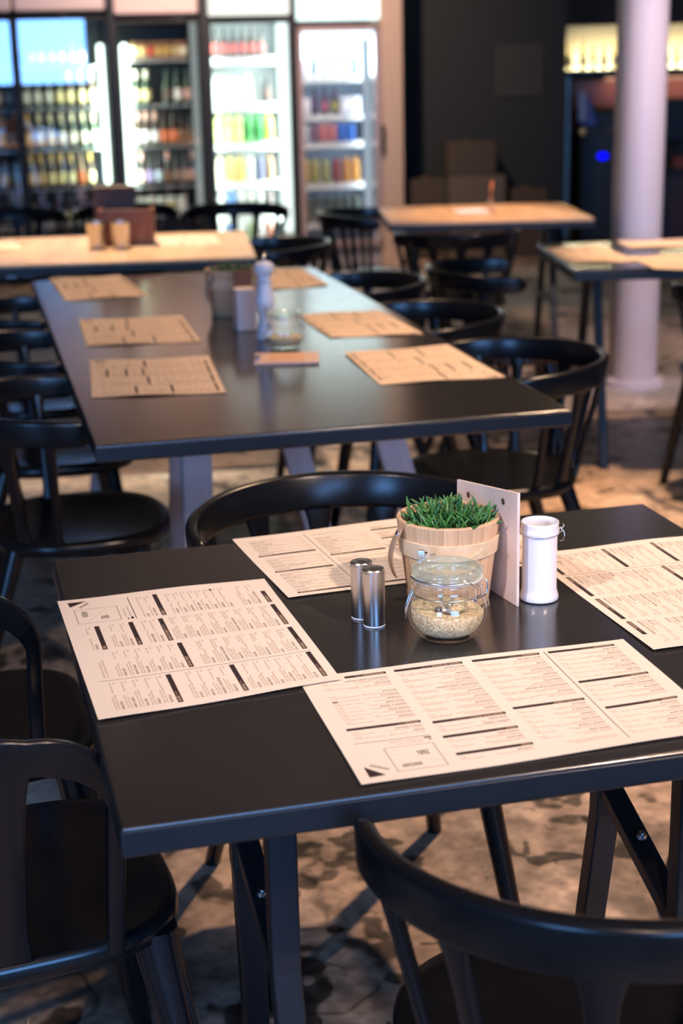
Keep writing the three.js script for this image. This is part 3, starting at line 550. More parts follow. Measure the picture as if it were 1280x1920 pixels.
function makeJar(label, pos, turn, s = 1) {
  const t = thing('clip_jar', label, 'jar', pos, turn); t.scale.setScalar(s);
  const g = jarGeos();
  part('glass_body', g.body, M.glass, t); part('glass_lid', g.lid, M.lidGlass, t, 'round glass lid with a raised rim');
  part('gasket', smoothLathe([[0.0408, 0.0798], [0.0452, 0.0798], [0.0456, 0.081], [0.0452, 0.0821], [0.0408, 0.0821], [0.0408, 0.0798]], 64), M.gasket, t);
  const circ = (r, y, a0, a1, n = 24) => { const o = []; for (let i = 0; i <= n; i++) { const a = a0 + (a1 - a0) * i / n; o.push([r * Math.sin(a), y, r * Math.cos(a)]); } return o; };
  part('neck_wire', [tube(circ(0.0452, 0.0612, 0, 6.2832), 0.0010, 90, 7), tube([[0.0452 * Math.sin(0.62), 0.0612, 0.0452 * Math.cos(0.62)], [0.030, 0.0596, 0.0385], [0.0345, 0.059, 0.036], [0.033, 0.063, 0.036], [0.029, 0.0615, 0.0365]], 0.001, 26, 7)], M.wire, t, 'steel wire around the neck');
  part('clasp_wire', [tube([...circ(0.0474, 0.0840, -1.35, 0.45, 14), [0.0262, 0.0825, 0.0412], [0.0312, 0.0770, 0.0385], [0.0330, 0.0690, 0.0375], [0.0322, 0.0615, 0.0378]], 0.0014, 70, 7), tube([[0.0455, 0.0800, 0.012], [0.0492, 0.0770, 0.013], [0.0500, 0.069, 0.014], [0.0478, 0.0615, 0.0155], [0.0455, 0.0600, 0.0175], [0.0385, 0.0605, 0.0275], [0.0322, 0.0605, 0.0372]], 0.0014, 50, 7)], M.wire, t, 'bent steel wire clasp');
  part('clasp_lever', [tube([[-0.0455, 0.0640, 0.004], [-0.0492, 0.0560, 0.006], [-0.0530, 0.043, 0.008], [-0.0540, 0.026, 0.009]], 0.0013, 30, 7), tube([[-0.0450, 0.0635, 0.010], [-0.0482, 0.0550, 0.012], [-0.0522, 0.043, 0.0125], [-0.0536, 0.030, 0.0115], [-0.0540, 0.026, 0.009]], 0.0013, 30, 7), tube([[0.0478, 0.0600, 0.016], [0.0510, 0.052, 0.013], [0.0530, 0.043, 0.011]], 0.001, 20, 7)], M.wire, t);
  part('hinge_clip', [box(0.010, 0.014, 0.0035, -0.031, 0.0975, -0.036, 0.0015), tube([[-0.031, 0.0925, -0.036], [-0.024, 0.0955, -0.037], [-0.012, 0.0960, -0.0425]], 0.0012, 20, 7)], M.chrome, t, 'bright metal tab at the lid hinge');
  return t;
}
function sugarGeo(h, tilt) {
  const N = 40, K = 14, pos = [], uv = [], idx = [], prof = [[0, 0.0052], [0.030, 0.0060], [0.0395, 0.0118], [0.0455, 0.023], [0.0474, 0.034], [0.0464, 0.044]].map(([r, y]) => [r - 0.0002, y]);
  const rAt = (y) => { for (let i = 1; i < prof.length; i++) if (y <= prof[i][1]) { const f = (y - prof[i - 1][1]) / (prof[i][1] - prof[i - 1][1]); return prof[i - 1][0] + f * (prof[i][0] - prof[i - 1][0]); } return prof[prof.length - 1][0]; };
  const topAt = (a) => h + tilt * Math.cos(a + 1.2) + 0.0012 * Math.sin(3 * a);
  for (let j = 0; j <= K; j++) for (let i = 0; i <= N; i++) { const a = i / N * 6.28319, yt = topAt(a), y = 0.0052 + (yt - 0.0052) * j / K, r = rAt(y); pos.push(r * Math.sin(a), y, r * Math.cos(a)); uv.push(a * 0.35, y * 8); }
  const base = pos.length / 3;
  for (let j = 0; j <= 10; j++) for (let i = 0; i <= N; i++) { const a = i / N * 6.28319, f = 1 - j / 10, yt = topAt(a), r = rAt(yt) * f, x = r * Math.sin(a), z = r * Math.cos(a); const hollow = -0.006 * Math.exp(-((x - 0.004) ** 2 + (z - 0.006) ** 2) / 0.0003) + 0.004 * (N1(x * 160 + 40, z * 160 + 40, 64) - 0.5); pos.push(x, h + (yt - h) * f + hollow * (1 - f ** 4), z); uv.push(x * 8, z * 8); }
  const quad = (o, K2) => { for (let j = 0; j < K2; j++) for (let i = 0; i < N; i++) { const a = o + j * (N + 1) + i, b = a + 1, c = a + N + 1, d = c + 1; idx.push(a, b, d, a, d, c); } };
  quad(0, K); quad(base, 10);
  const g = new THREE.BufferGeometry(); g.setAttribute('position', new THREE.Float32BufferAttribute(pos, 3)); g.setAttribute('uv', new THREE.Float32BufferAttribute(uv, 2)); g.setIndex(idx); g.computeVertexNormals(); return toCreasedNormals(g, 0.8);
}
makeJar('clear clip-top glass jar half full of sugar on the front table', [0.1325, 0.74, -1.872], 0);
{ const m = new THREE.Mesh(sugarGeo(0.0375, 0.004), M.sugar); m.position.set(0.1325, 0.74, -1.872); tag(m, 'brown_sugar', 'brown sugar inside the clip-top jar on the front table', 'sugar', null, 'stuff'); }
{
  const t = thing('sugar_spoon', 'small steel spoon stuck in the sugar of the front jar', 'spoon', [0.1325, 0.74, -1.872]);
  part('bowl', new THREE.SphereGeometry(0.010, 20, 12, 0, 6.2832, 0, 1.6).scale(1.15, 0.42, 0.8).rotateX(Math.PI + 0.5).rotateZ(-0.3).translate(-0.006, 0.039, 0.018), M.steel, t);
  part('handle', [bar([-0.002, 0.0415, 0.020], [0.012, 0.036, 0.026], 0.005, 0.0016, [0.3, 1, 0], 0.0006), bar([-0.006, 0.041, 0.016], [-0.008, 0.060, 0.002], 0.004, 0.0014, [1, 0, 0], 0.0005)], M.steel, t);
}
// steel shakers
function makeShaker(label, pos) {
  const t = thing('steel_shaker', label, 'shaker', pos);
  part('body', smoothLathe([[0.001, 0.0022], [0.0140, 0.0022], [0.0146, 0.0030], [0.0146, 0.0745], [0.0138, 0.0745], [0.0138, 0.0760], [0.001, 0.0760]], 48), M.steel, t);
  part('base_ring', smoothLathe([[0.001, 0.0004], [0.0144, 0.0004], [0.0147, 0.0010], [0.0144, 0.0022], [0.001, 0.0022]], 48), phys([0.8, 0.82, 0.85], 0.2), t);
  const cap = part('cap', smoothLathe([[0.0138, 0.0752], [0.0146, 0.0756], [0.0146, 0.0772], [0.0135, 0.0788], [0.001, 0.0792]], 48), M.steel, t);
  const holes = []; for (const [x, z] of [[0, 0], [0.0034, 0], [-0.0034, 0], [0, 0.0034], [0, -0.0034], [0.0024, 0.0058], [-0.0024, -0.0058]]) holes.push(new THREE.CylinderGeometry(0.0007, 0.0007, 0.0006, 10).translate(x, 0.0792, z));
  part('holes', holes, M.blackFrame, cap);
  return t;
}
const shA = makeShaker('brushed steel shaker standing nearer the camera, with a vertical highlight', [0.0398, 0.74, -1.915]);
dup(shA, [0.0245, 0.74, -1.946], 0.4, 'brushed steel shaker standing behind the other one on the front table');

// ------------------------------------------------------------------ things on the long table
makeJar('small clip-top sugar jar with dim glass on the long table', [-0.1365, 0.74, -3.97], 0.6, 1.0);
{ const m = new THREE.Mesh(sugarGeo(0.030, 0.002), M.sugar); m.position.set(-0.1365, 0.74, -3.97); tag(m, 'brown_sugar', 'brown sugar inside the jar on the long table', 'sugar', null, 'stuff'); }
{
  const t = thing('pepper_mill', 'white turned pepper mill with a metal knob beside the wooden bucket', 'pepper mill', [-0.19, 0.74, -4.105]);
  const S = (pts) => { const c = new THREE.SplineCurve(pts.map(([x, y]) => new THREE.Vector2(x, y))); return c.getPoints(60).map((p) => [Math.max(0.001, p.x), p.y]); };
  part('body', smoothLathe([[0.001, 0.0005], ...S([[0.027, 0.001], [0.0275, 0.006], [0.026, 0.014], [0.0205, 0.045], [0.019, 0.06], [0.0235, 0.085], [0.0265, 0.10], [0.0235, 0.118], [0.0195, 0.14], [0.0185, 0.152]]), [0.001, 0.153]], 48, 0.8), M.whiteEnamel, t);
  part('head', smoothLathe([[0.001, 0.1535], ...S([[0.0175, 0.1535], [0.0195, 0.158], [0.0175, 0.164], [0.0205, 0.172], [0.0262, 0.182], [0.0265, 0.194], [0.019, 0.204], [0.008, 0.207]]), [0.001, 0.2075]], 48, 0.8), M.whiteEnamel, t);
  part('knob', smoothLathe([[0.001, 0.206], [0.004, 0.207], [0.0035, 0.211], [0.0065, 0.215], [0.0065, 0.219], [0.0035, 0.223], [0.001, 0.2235]], 24), M.steel, t);
}
{
  const t = thing('candle_block', 'pale square wooden block holder before the bucket on the long table', 'holder', [-0.254, 0.74, -4.262], 0.28);
  part('block', box(0.056, 0.115, 0.056, 0, 0.058, 0, 0.003), std([0.62, 0.52, 0.50], 0.6), t);
  part('candle', [smoothLathe([[0.001, 0.1145], [0.019, 0.1145], [0.019, 0.1155], [0.0165, 0.1162], [0.001, 0.1162]], 24)], std([0.7, 0.62, 0.55], 0.5), t);
}
{
  const t = thing('menu_board', 'small brown plywood card standing against the bucket on the long table', 'card holder', [-0.265, 0.74, -4.40], 0.25);
  part('board', box(0.052, 0.145, 0.004, 0, 0.073, 0, 0.0008), M.redWood, t);
}
{
  const t = thing('bill_clipboard', 'small pinkish wooden bill board with a metal clip in front of the jar', 'clipboard', [-0.127, 0.74, -3.80], 0.02);
  part('board', box(0.160, 0.006, 0.135, 0, 0.0035, 0, 0.0015), std([0.62, 0.42, 0.33], 0.5), t);
  part('clip', [box(0.006, 0.006, 0.045, -0.074, 0.0095, 0.02, 0.002), cyl([-0.070, 0.012, 0.0], [-0.070, 0.012, 0.045], 0.005, 0.005, 14)], M.chrome, t);
  part('paper_slip', box(0.085, 0.0006, 0.10, 0.0, 0.0069, 0, 0), std([0.62, 0.36, 0.22], 0.8), t);
}

// ------------------------------------------------------------------ things on the back tables
{
  const t = thing('wooden_caddy', 'dark wooden cutlery caddy with a tall back on the pale back left table', 'caddy', [-0.87, 0.74, -6.42], 0.05);
  part('back_board', [box(0.17, 0.235, 0.012, -0.03, 0.118, -0.07, 0.002)], M.darkWood, t);
  part('front_board', box(0.20, 0.145, 0.010, 0.02, 0.073, 0.055, 0.002), M.redWood, t);
  for (const x of [-0.085, 0.125]) part('side_board', box(0.010, 0.145, 0.12, x, 0.073, -0.006, 0.002), M.redWood, t);
  part('bottom_board', box(0.21, 0.008, 0.12, 0.02, 0.006, -0.006, 0.001), M.darkWood, t);
  part('handle_bar', cyl([-0.11, 0.225, -0.055], [0.06, 0.225, -0.055], 0.008), M.darkWood, t);
}
const cupG = smoothLathe([[0.001, 0.001], [0.030, 0.001], [0.032, 0.003], [0.040, 0.102], [0.0412, 0.104], [0.040, 0.1055], [0.0385, 0.104], [0.031, 0.006], [0.001, 0.005]], 40);
const cupA = thing('metal_cup', 'steel tumbler before the wooden caddy, right of the other', 'cup', [-0.858, 0.74, -6.27], 0, 'steel tumblers by the caddy'); part('cup_wall', cupG, M.steel, cupA);
dup(cupA, [-0.955, 0.74, -6.285], 0, 'steel tumbler left of the other one before the wooden caddy');
{
  const t = thing('twig_vase', 'small glass vase with an orange dried twig on the pale back right table', 'vase', [0.735, 0.74, -7.43]);
  part('vase', smoothLathe([[0.001, 0.001], [0.024, 0.001], [0.026, 0.02], [0.014, 0.045], [0.016, 0.06], [0.0145, 0.06], [0.012, 0.046], [0.001, 0.006]], 28), M.glass, t);
  part('twig', [tube([[0, 0.005, 0], [0.003, 0.06, 0], [0.001, 0.10, 0.004], [0.008, 0.135, 0.002]], 0.0025, 20, 6), ...[[0.006, 0.11], [0.001, 0.12], [0.010, 0.128], [0.006, 0.14]].map(([x, y]) => new THREE.SphereGeometry(0.006, 8, 6).translate(x, y, 0.002))], std([0.75, 0.26, 0.10], 0.6), t);
  const n = thing('paper_napkin', 'white folded napkin beside the twig vase', 'napkin', [0.64, 0.74, -7.44], 0.2);
  part('sheet', [box(0.15, 0.006, 0.10, 0, 0.004, 0, 0.002), box(0.13, 0.005, 0.09, 0.006, 0.0095, -0.003, 0.002)], std([0.78, 0.74, 0.74], 0.8), n);
}
// ------------------------------------------------------------------ refrigerators
function rowThing(name, label, category, group) { const t = thing(name, label, category, FO, FY, group); return t; }
function vTube(t, x, y0, y1, r, z, k, col, inward) {       // glowing vertical tube with a rectangular light of its size just in front
  part('light_tube', [new THREE.CapsuleGeometry(r, y1 - y0 - 2 * r, 6, 16).translate(x, (y0 + y1) / 2, z)], glow(col, k), t, 'bright vertical light tube');
  const L = new THREE.RectAreaLight(lin(...col), TUBE_L * (inward > 0 ? 0.3 : 0.8), r * 2, y1 - y0); const p = FP(x + inward * (r + 0.004), (y0 + y1) / 2, z - 0.012); L.position.set(...p); const q = FP(x + inward * 1.0, (y0 + y1) / 2, z - 0.75); L.lookAt(...q); scene.add(L);
}
const COOL = [0.78, 1.0, 0.86];
function fridge(label, s0, s1, o) {
  const t = rowThing('drinks_refrigerator', label, 'refrigerator');
  const y0 = 0.16, y1 = o.top, w = s1 - s0, cx = (s0 + s1) / 2, D = 0.52;
  part('inner_wall', [box(w, y1 - y0, 0.012, cx, (y0 + y1) / 2, -D, 0), box(0.012, y1 - y0, D, s0 + 0.006, (y0 + y1) / 2, -D / 2, 0), box(0.012, y1 - y0, D, s1 - 0.006, (y0 + y1) / 2, -D / 2, 0), box(w, 0.012, D, cx, y1 - 0.006, -D / 2, 0), box(w, 0.02, D, cx, y0 + 0.01, -D / 2, 0)], o.inner, t);
  part('base_grille', box(w, y0 - 0.01, 0.04, cx, y0 / 2 + 0.004, -0.04, 0.003), o.base || M.blackFrame, t);
  for (const y of o.shelves) part('shelf', [box(w - 0.03, o.slab, D - 0.1, cx, y - o.slab / 2, -D / 2 - 0.03, 0.003)], o.shelfMat, t);
  const door = part('door', [box(o.fw, y1 - y0, 0.035, s0 + o.fw / 2, (y0 + y1) / 2, 0.02, 0.004), box(o.fw, y1 - y0, 0.035, s1 - o.fw / 2, (y0 + y1) / 2, 0.02, 0.004), box(w, o.fw, 0.035, cx, y1 - o.fw / 2, 0.02, 0.004), box(w, o.fw, 0.035, cx, y0 + o.fw / 2, 0.02, 0.004)], o.frame, t);
  part('glass_pane', box(w - 0.02, y1 - y0 - 0.02, 0.005, cx, (y0 + y1) / 2, 0.012, 0), M.pane, door);
  if (o.handle) part('handle', [box(0.024, 0.19, 0.03, o.handle, 0.90, 0.055, 0.006)], M.blackFrame, door);
  part('header_panel', box(w, 0.42, 0.05, cx, y1 + 0.02 + 0.225, 0.0, 0.02, 4), o.header, t);
  return t;
}
const f0 = fridge('dark-framed glass refrigerator at far left, partly out of the frame', -1.86, -1.24, { top: 1.755, inner: M.fridgeDark, shelves: [1.44, 1.171, 0.902, 0.637, 0.40], slab: 0.014, shelfMat: M.shelfMetal, fw: 0.022, frame: M.blackFrame, header: std([0.72, 0.58, 0.58], 0.5) });
const f1 = fridge('dark-framed glass refrigerator with yellow-labelled bottles and a tube at its right', -1.225, -0.62, { top: 1.755, inner: M.fridgeDark, shelves: [1.44, 1.171, 0.902, 0.637, 0.40], slab: 0.014, shelfMat: M.shelfMetal, fw: 0.018, frame: M.blackFrame, header: std([0.72, 0.58, 0.58], 0.5) });
vTube(f1, -0.672, 0.66, 1.58, 0.021, -0.035, 5, COOL, -1);
const f2 = fridge('dark-framed glass refrigerator with mixed bottles and a tube at its left', -0.575, -0.005, { top: 1.725, inner: M.fridgeDark, shelves: [1.469, 1.17, 0.896, 0.627, 0.42], slab: 0.014, shelfMat: M.shelfMetal, fw: 0.018, frame: M.blackFrame, header: std([0.75, 0.58, 0.56], 0.5) });
vTube(f2, -0.512, 0.62, 1.58, 0.027, -0.035, 6, COOL, 1);
part('side_light', box(0.045, 1.26, 0.01, -0.045, 1.09, -0.012, 0.003), glow([0.8, 0.9, 0.86], 0.42), f2, 'pale lit strip inside the right edge');
const f3 = fridge('white-lit refrigerator with green and yellow bottles', 0.055, 0.625, { top: 1.71, inner: M.fridgeWhite, shelves: [1.475, 1.165, 0.90, 0.635, 0.40], slab: 0.05, shelfMat: M.fridgeWhite, fw: 0.016, frame: M.blackFrame, header: glow([0.95, 0.93, 0.86], 1.3) });
part('side_light', box(0.075, 1.42, 0.03, 0.573, 0.99, -0.03, 0.008), glow([0.86, 1.0, 0.94], 2), f3, 'broad white light panel inside the right edge');
{ const L = new THREE.RectAreaLight(lin(0.84, 1.0, 0.93), 40, 0.075, 1.4); L.position.set(...FP(0.53, 0.99, -0.035)); L.lookAt(...FP(-0.4, 0.99, -0.30)); scene.add(L); const L2 = new THREE.RectAreaLight(lin(0.82, 1.0, 0.90), 50, 0.03, 1.4); L2.position.set(...FP(0.078, 0.99, -0.03)); L2.lookAt(...FP(0.6, 0.99, -0.5)); scene.add(L2); part('light_tube', box(0.014, 1.4, 0.02, 0.071, 0.99, -0.03, 0.004), glow([0.86, 1.0, 0.93], 2), f3); }
const f4 = fridge('white-lit mauve-framed refrigerator at the right end of the row', 0.66, 1.262, { top: 1.67, inner: std([0.72, 0.80, 0.88], 0.5), shelves: [1.335, 1.075, 0.885, 0.60, 0.325], slab: 0.045, shelfMat: M.fridgeWhite, fw: 0.04, frame: M.mauve, base: std([0.30, 0.30, 0.36], 0.5), header: glow([0.80, 1.0, 0.96], 2), handle: 1.262 });
part('side_light', box(0.055, 1.26, 0.02, 1.172, 0.95, -0.03, 0.006), glow([0.72, 0.86, 1.0], 0.62), f4, 'pale blue lit strip inside the right edge');
part('top_light', box(0.46, 0.03, 0.06, 0.92, 1.628, -0.10, 0.006), glow([0.80, 0.95, 1.0], 3), f4, 'bright lamp under the top');
{ const L = new THREE.RectAreaLight(lin(0.74, 0.94, 1.0), 190, 0.46, 0.08); L.position.set(...FP(0.92, 1.605, -0.10)); L.lookAt(...FP(0.92, 0.6, -0.42)); scene.add(L); const L2 = new THREE.RectAreaLight(lin(0.72, 0.86, 1.0), 9, 0.05, 1.2); L2.position.set(...FP(1.14, 0.95, -0.03)); L2.lookAt(...FP(0.6, 0.95, -0.45)); scene.add(L2); }
rowStruct('trim_3', [box(0.04, 1.9, 0.07, -0.597, 0.95, 0.03, 0.003), box(0.058, 1.9, 0.07, 0.025, 0.95, 0.03, 0.003), box(0.033, 1.9, 0.07, 0.643, 0.95, 0.03, 0.003)], M.blackFrame);
// header light boxes shine into the room a little
for (const [s, w, k, y] of [[0.34, 0.5, 1.3, 1.93], [0.96, 0.55, 2, 1.90]]) { const L = new THREE.RectAreaLight(lin(0.85, 1.0, 0.95), k, w, 0.36); L.position.set(...FP(s, y + 0.02, 0.034)); L.lookAt(...FP(s, y + 0.02, 2)); scene.add(L); }

// bottles, cans and cartons on the shelves
const bottleG = { body: smoothLathe([[0.001, 0.001], [0.028, 0.001], [0.030, 0.004], [0.030, 0.125], [0.027, 0.142], [0.014, 0.172], [0.0128, 0.20], [0.0128, 0.222], [0.0145, 0.224], [0.0145, 0.231], [0.001, 0.232]], 20), label: smoothLathe([[0.0302, 0.035], [0.0307, 0.035], [0.0307, 0.108], [0.0302, 0.108], [0.0302, 0.035]], 20), neck: smoothLathe([[0.0152, 0.176], [0.0156, 0.176], [0.0148, 0.205], [0.0150, 0.231], [0.0142, 0.233]], 16) };
const canG = { body: smoothLathe([[0.001, 0.002], [0.024, 0.0], [0.0315, 0.008], [0.0315, 0.11], [0.026, 0.12], [0.001, 0.119]], 20), label: smoothLathe([[0.0317, 0.03], [0.0322, 0.03], [0.0322, 0.085], [0.0317, 0.085], [0.0317, 0.03]], 20) };
const cartG = { body: box(0.075, 0.115, 0.06, 0, 0.0575, 0, 0.002), label: box(0.06, 0.05, 0.001, 0, 0.06, 0.0305, 0) };
const petG = { body: smoothLathe([[0.001, 0.001], [0.030, 0.001], [0.033, 0.006], [0.033, 0.10], [0.029, 0.115], [0.033, 0.13], [0.028, 0.16], [0.013, 0.18], [0.013, 0.196], [0.001, 0.197]], 20), label: smoothLathe([[0.0332, 0.04], [0.0337, 0.04], [0.0337, 0.095], [0.0332, 0.095], [0.0332, 0.04]], 20) };
const cg = (c, r = 0.12) => phys(c, r, { clearcoat: 0.5 });
const protoCache = {};
function drink(kind, col, lab, neck, label, category, group, s, y, d = -0.10, sc = 1) {
  const key = [kind, col, lab, neck].join('|'); let p = protoCache[key];
  if (!p) {
    p = new THREE.Group(); const G = { bottle: bottleG, can: canG, carton: cartG, pet: petG }[kind]; p.name = { bottle: 'glass_bottle', can: 'drink_can', carton: 'drink_carton', pet: 'plastic_bottle' }[kind];
    part('body', G.body, cg(col), p); if (lab) part('label', G.label, std(lab, 0.6), p); if (neck && G.neck) part('neck_foil', G.neck, std(neck, 0.4), p);
    protoCache[key] = p;
  }
  const c = p.clone(); c.name = numbered(p.name); c.userData = { label, category, group }; c.position.set(...FP(s, y + 0.0005, d)); c.rotation.y = FY + rr(-0.3, 0.3); c.scale.setScalar(sc); scene.add(c); return c;
}
const AMB = [0.05, 0.022, 0.008], GRN = [0.02, 0.045, 0.02], YEL = [0.80, 0.74, 0.36], PAL = [0.80, 0.78, 0.62], WHT = [0.8, 0.8, 0.78], RED = [0.55, 0.06, 0.05], ORG = [0.70, 0.18, 0.06], PNK = [0.72, 0.42, 0.36], VIO = [0.35, 0.28, 0.55], GLD = [0.55, 0.36, 0.10], BRN = [0.22, 0.12, 0.06];
function shelfRow(fr, where, y, s0, s1, step, gen) { let i = 0; for (let s = s0; s <= s1 + 1e-6; s += step, i++) { const q = gen(i, s); if (q) drink(...q.slice(0, 4), q[4] + ' ' + where, q[5], q[4] + 's ' + where, s + rr(-0.004, 0.004), y, q[6] ?? -0.10, q[7] ?? 1); } }
const W1 = ['in the leftmost refrigerators, top shelf', 'in the leftmost refrigerators, second shelf', 'in the leftmost refrigerators, third shelf', 'in the leftmost refrigerators, fourth shelf', 'in the leftmost refrigerators, lowest shelf'];
const f1s = (from, step, j, f) => shelfRow('a', W1[j], [1.44, 1.171, 0.902, 0.637, 0.40][j], from, -0.735, step, f);
f1s(-1.13, 0.068, 0, (i) => ['bottle', GRN, i % 2 ? PAL : [0.7, 0.72, 0.6], null, 'green bottle with pale label', 'bottle', -0.14, 0.82]);
f1s(-1.185, 0.0735, 1, (i) => ['bottle', i < 4 ? GRN : AMB, i < 3 ? [0.6, 0.66, 0.55] : YEL, i > 3 ? WHT : null, (i < 3 ? 'green bottle with grey label' : 'dark bottle with pale yellow label'), 'bottle', -0.10, 1]);
f1s(-1.185, 0.0735, 2, (i) => ['bottle', i < 1 ? AMB : GRN, i === 0 ? [0.6, 0.42, 0.22] : PAL, i === 0 ? GLD : [0.6, 0.55, 0.35], i === 0 ? 'brown bottle with tan label' : 'dark green bottle with cream label', 'bottle', -0.10, 1]);
f1s(-1.185, 0.067, 3, (i) => (i === 5 ? ['bottle', BRN, ORG, null, 'brown bottle with orange label', 'bottle', -0.1, 1] : ['bottle', AMB, i < 2 ? [0.62, 0.46, 0.2] : YEL, GLD, i < 2 ? 'amber bottle with tan label' : 'amber bottle with bright yellow label', 'bottle', -0.10, 1]));
f1s(-1.185, 0.08, 4, (i) => ['bottle', AMB, [0.3, 0.26, 0.14], null, 'dim amber bottle', 'bottle', -0.12, 0.75]);
for (let j = 1; j < 5; j++) shelfRow('z', 'behind the far left door, shelf ' + ['', 'two', 'three', 'four', 'five'][j], [1.44, 1.171, 0.902, 0.637, 0.40][j], -1.44, -1.28, 0.072, () => ['bottle', j < 3 ? GRN : AMB, j < 3 ? [0.55, 0.58, 0.5] : [0.6, 0.5, 0.2], null, j < 3 ? 'green bottle' : 'amber bottle', 'bottle', -0.1, j === 4 ? 0.75 : 1]);
const W2 = 'in the second refrigerator, ';
shelfRow('b', W2 + 'top shelf', 1.469, -0.44, -0.09, 0.056, (i) => ['can', BRN, [YEL, [0.7, 0.5, 0.2], RED, GLD, GLD, [0.5, 0.42, 0.2], PAL][i % 7], null, ['yellow can', 'orange can', 'red can', 'gold can', 'gold can', 'olive can', 'cream can'][i % 7], 'can', -0.10, 1]);
shelfRow('b', W2 + 'second shelf', 1.17, -0.435, -0.07, 0.07, (i) => (i === 2 ? null : ['bottle', GRN, [YEL, YEL, PAL, [0.12, 0.08, 0.06], WHT, PNK][i % 6], i < 2 ? PAL : null, ['bottle with yellow label', 'bottle with yellow label', '', 'dark bottle', 'bottle with white label', 'bottle with pink label'][i % 6], 'bottle', -0.10, 1]));
shelfRow('b', W2 + 'third shelf', 0.896, -0.44, -0.08, 0.06, (i) => ['bottle', AMB, [WHT, WHT, WHT, ORG, ORG, BRN, BRN][i % 7], i < 3 ? PNK : null, ['bottle with white label and pink foil', 'bottle with white label and pink foil', 'bottle with white label and pink foil', 'bottle with orange label', 'bottle with orange label', 'brown bottle', 'brown bottle'][i % 7], 'bottle', -0.10, i > 4 ? 0.9 : 1]);
shelfRow('b', W2 + 'fourth shelf', 0.627, -0.43, -0.07, 0.06, (i) => ['bottle', [0.03, 0.02, 0.02], [PNK, VIO, [0.6, 0.75, 0.85], BRN, [0.3, 0.22, 0.18], [0.45, 0.32, 0.25], PNK][i % 7], i % 3 ? null : PNK, ['bottle with rose label', 'bottle with violet label', 'bottle with pale blue label', 'dark brown bottle', 'brown-labelled bottle', 'tan-labelled bottle', 'bottle with faded rose label'][i % 7], 'bottle', -0.10, 1]);
shelfRow('b', W2 + 'lowest shelf', 0.42, -0.45, -0.12, 0.072, (i) => ['can', [0.5, 0.55, 0.5], i % 2 ? YEL : WHT, null, i % 2 ? 'yellow-banded can' : 'white-banded can', 'can', -0.10, 1.1]);
const W3 = 'in the green-lit refrigerator, ';
shelfRow('c', W3 + 'top shelf', 1.475, 0.115, 0.50, 0.0645, () => ['bottle', [0.03, 0.03, 0.03], [0.6, 0.12, 0.12], null, 'dark bottle with red label', 'bottle', -0.09, 0.84]);
shelfRow('c', W3 + 'second shelf', 1.165, 0.12, 0.50, 0.07, (i) => (i === 5 ? ['bottle', [0.03, 0.02, 0.02], [0.12, 0.06, 0.05], null, 'black bottle', 'bottle', -0.09, 0.85] : i === 4 ? null : ['pet', [0.72, 0.80, 0.82], [0.8, 0.84, 0.9], null, 'clear water bottle', 'bottle', -0.09, 1]));
shelfRow('c', W3 + 'third shelf', 0.90, 0.12, 0.505, 0.07, (i) => ['pet', i < 3 ? [0.62, 0.75, 0.25] : i < 5 ? [0.05, 0.42, 0.10] : [0.50, 0.55, 0.05], i < 3 ? [0.7, 0.8, 0.4] : i < 5 ? [0.03, 0.3, 0.07] : [0.45, 0.45, 0.05], null, i < 3 ? 'lime bottle' : i < 5 ? 'deep green bottle' : 'olive yellow bottle', 'bottle', -0.09, 1]);
shelfRow('c', W3 + 'fourth shelf', 0.635, 0.12, 0.50, 0.07, (i) => ['pet', [[0.75, 0.7, 0.5], [0.75, 0.6, 0.15], [0.7, 0.55, 0.15], [0.7, 0.74, 0.74], [0.12, 0.13, 0.25], [0.25, 0.13, 0.05], [0.2, 0.1, 0.04]][i % 7], null, null, ['cream bottle', 'yellow bottle', 'yellow bottle', 'clear bottle', 'navy bottle', 'brown bottle', 'brown bottle'][i % 7], 'bottle', -0.09, 0.92]);
shelfRow('c', W3 + 'lowest shelf', 0.40, 0.12, 0.50, 0.068, (i) => ['pet', [[0.55, 0.6, 0.58], [0.1, 0.25, 0.65], [0.6, 0.66, 0.64], [0.5, 0.55, 0.5], [0.5, 0.52, 0.5], [0.08, 0.05, 0.05], [0.7, 0.4, 0.32]][i % 7], null, null, ['grey bottle', 'blue bottle', 'pale bottle', 'grey bottle', 'grey bottle', 'black bottle', 'rose bottle'][i % 7], 'bottle', -0.09, 0.9]);
shelfRow('c', W3 + 'floor', 0.185, 0.12, 0.50, 0.068, (i) => ['pet', [[0.4, 0.45, 0.4], [0.08, 0.25, 0.65], [0.7, 0.75, 0.7], [0.4, 0.5, 0.3], [0.5, 0.5, 0.5], [0.5, 0.2, 0.15], [0.6, 0.35, 0.3]][i % 7], null, null, ['grey bottle', 'blue bottle', 'white bottle', 'green bottle', 'silver bottle', 'red bottle', 'rose bottle'][i % 7], 'bottle', -0.09, 0.9]);
const W4 = 'in the mauve-framed refrigerator, ';
shelfRow('d', W4 + 'top shelf', 1.335, 0.735, 1.10, 0.073, (i) => (i === 0 ? ['carton', [0.8, 0.8, 0.85], null, null, 'white carton', 'carton', -0.09, 1] : ['bottle', [0.03, 0.03, 0.04], [null, [0.12, 0.1, 0.25], [0.55, 0.45, 0.12], [0.6, 0.5, 0.15], [0.5, 0.5, 0.1], [0.15, 0.2, 0.35]][i % 6], null, ['', 'violet-labelled bottle', 'gold-labelled bottle', 'gold-labelled bottle', 'olive-labelled bottle', 'blue-labelled bottle'][i % 6], 'bottle', -0.09, 0.8]));
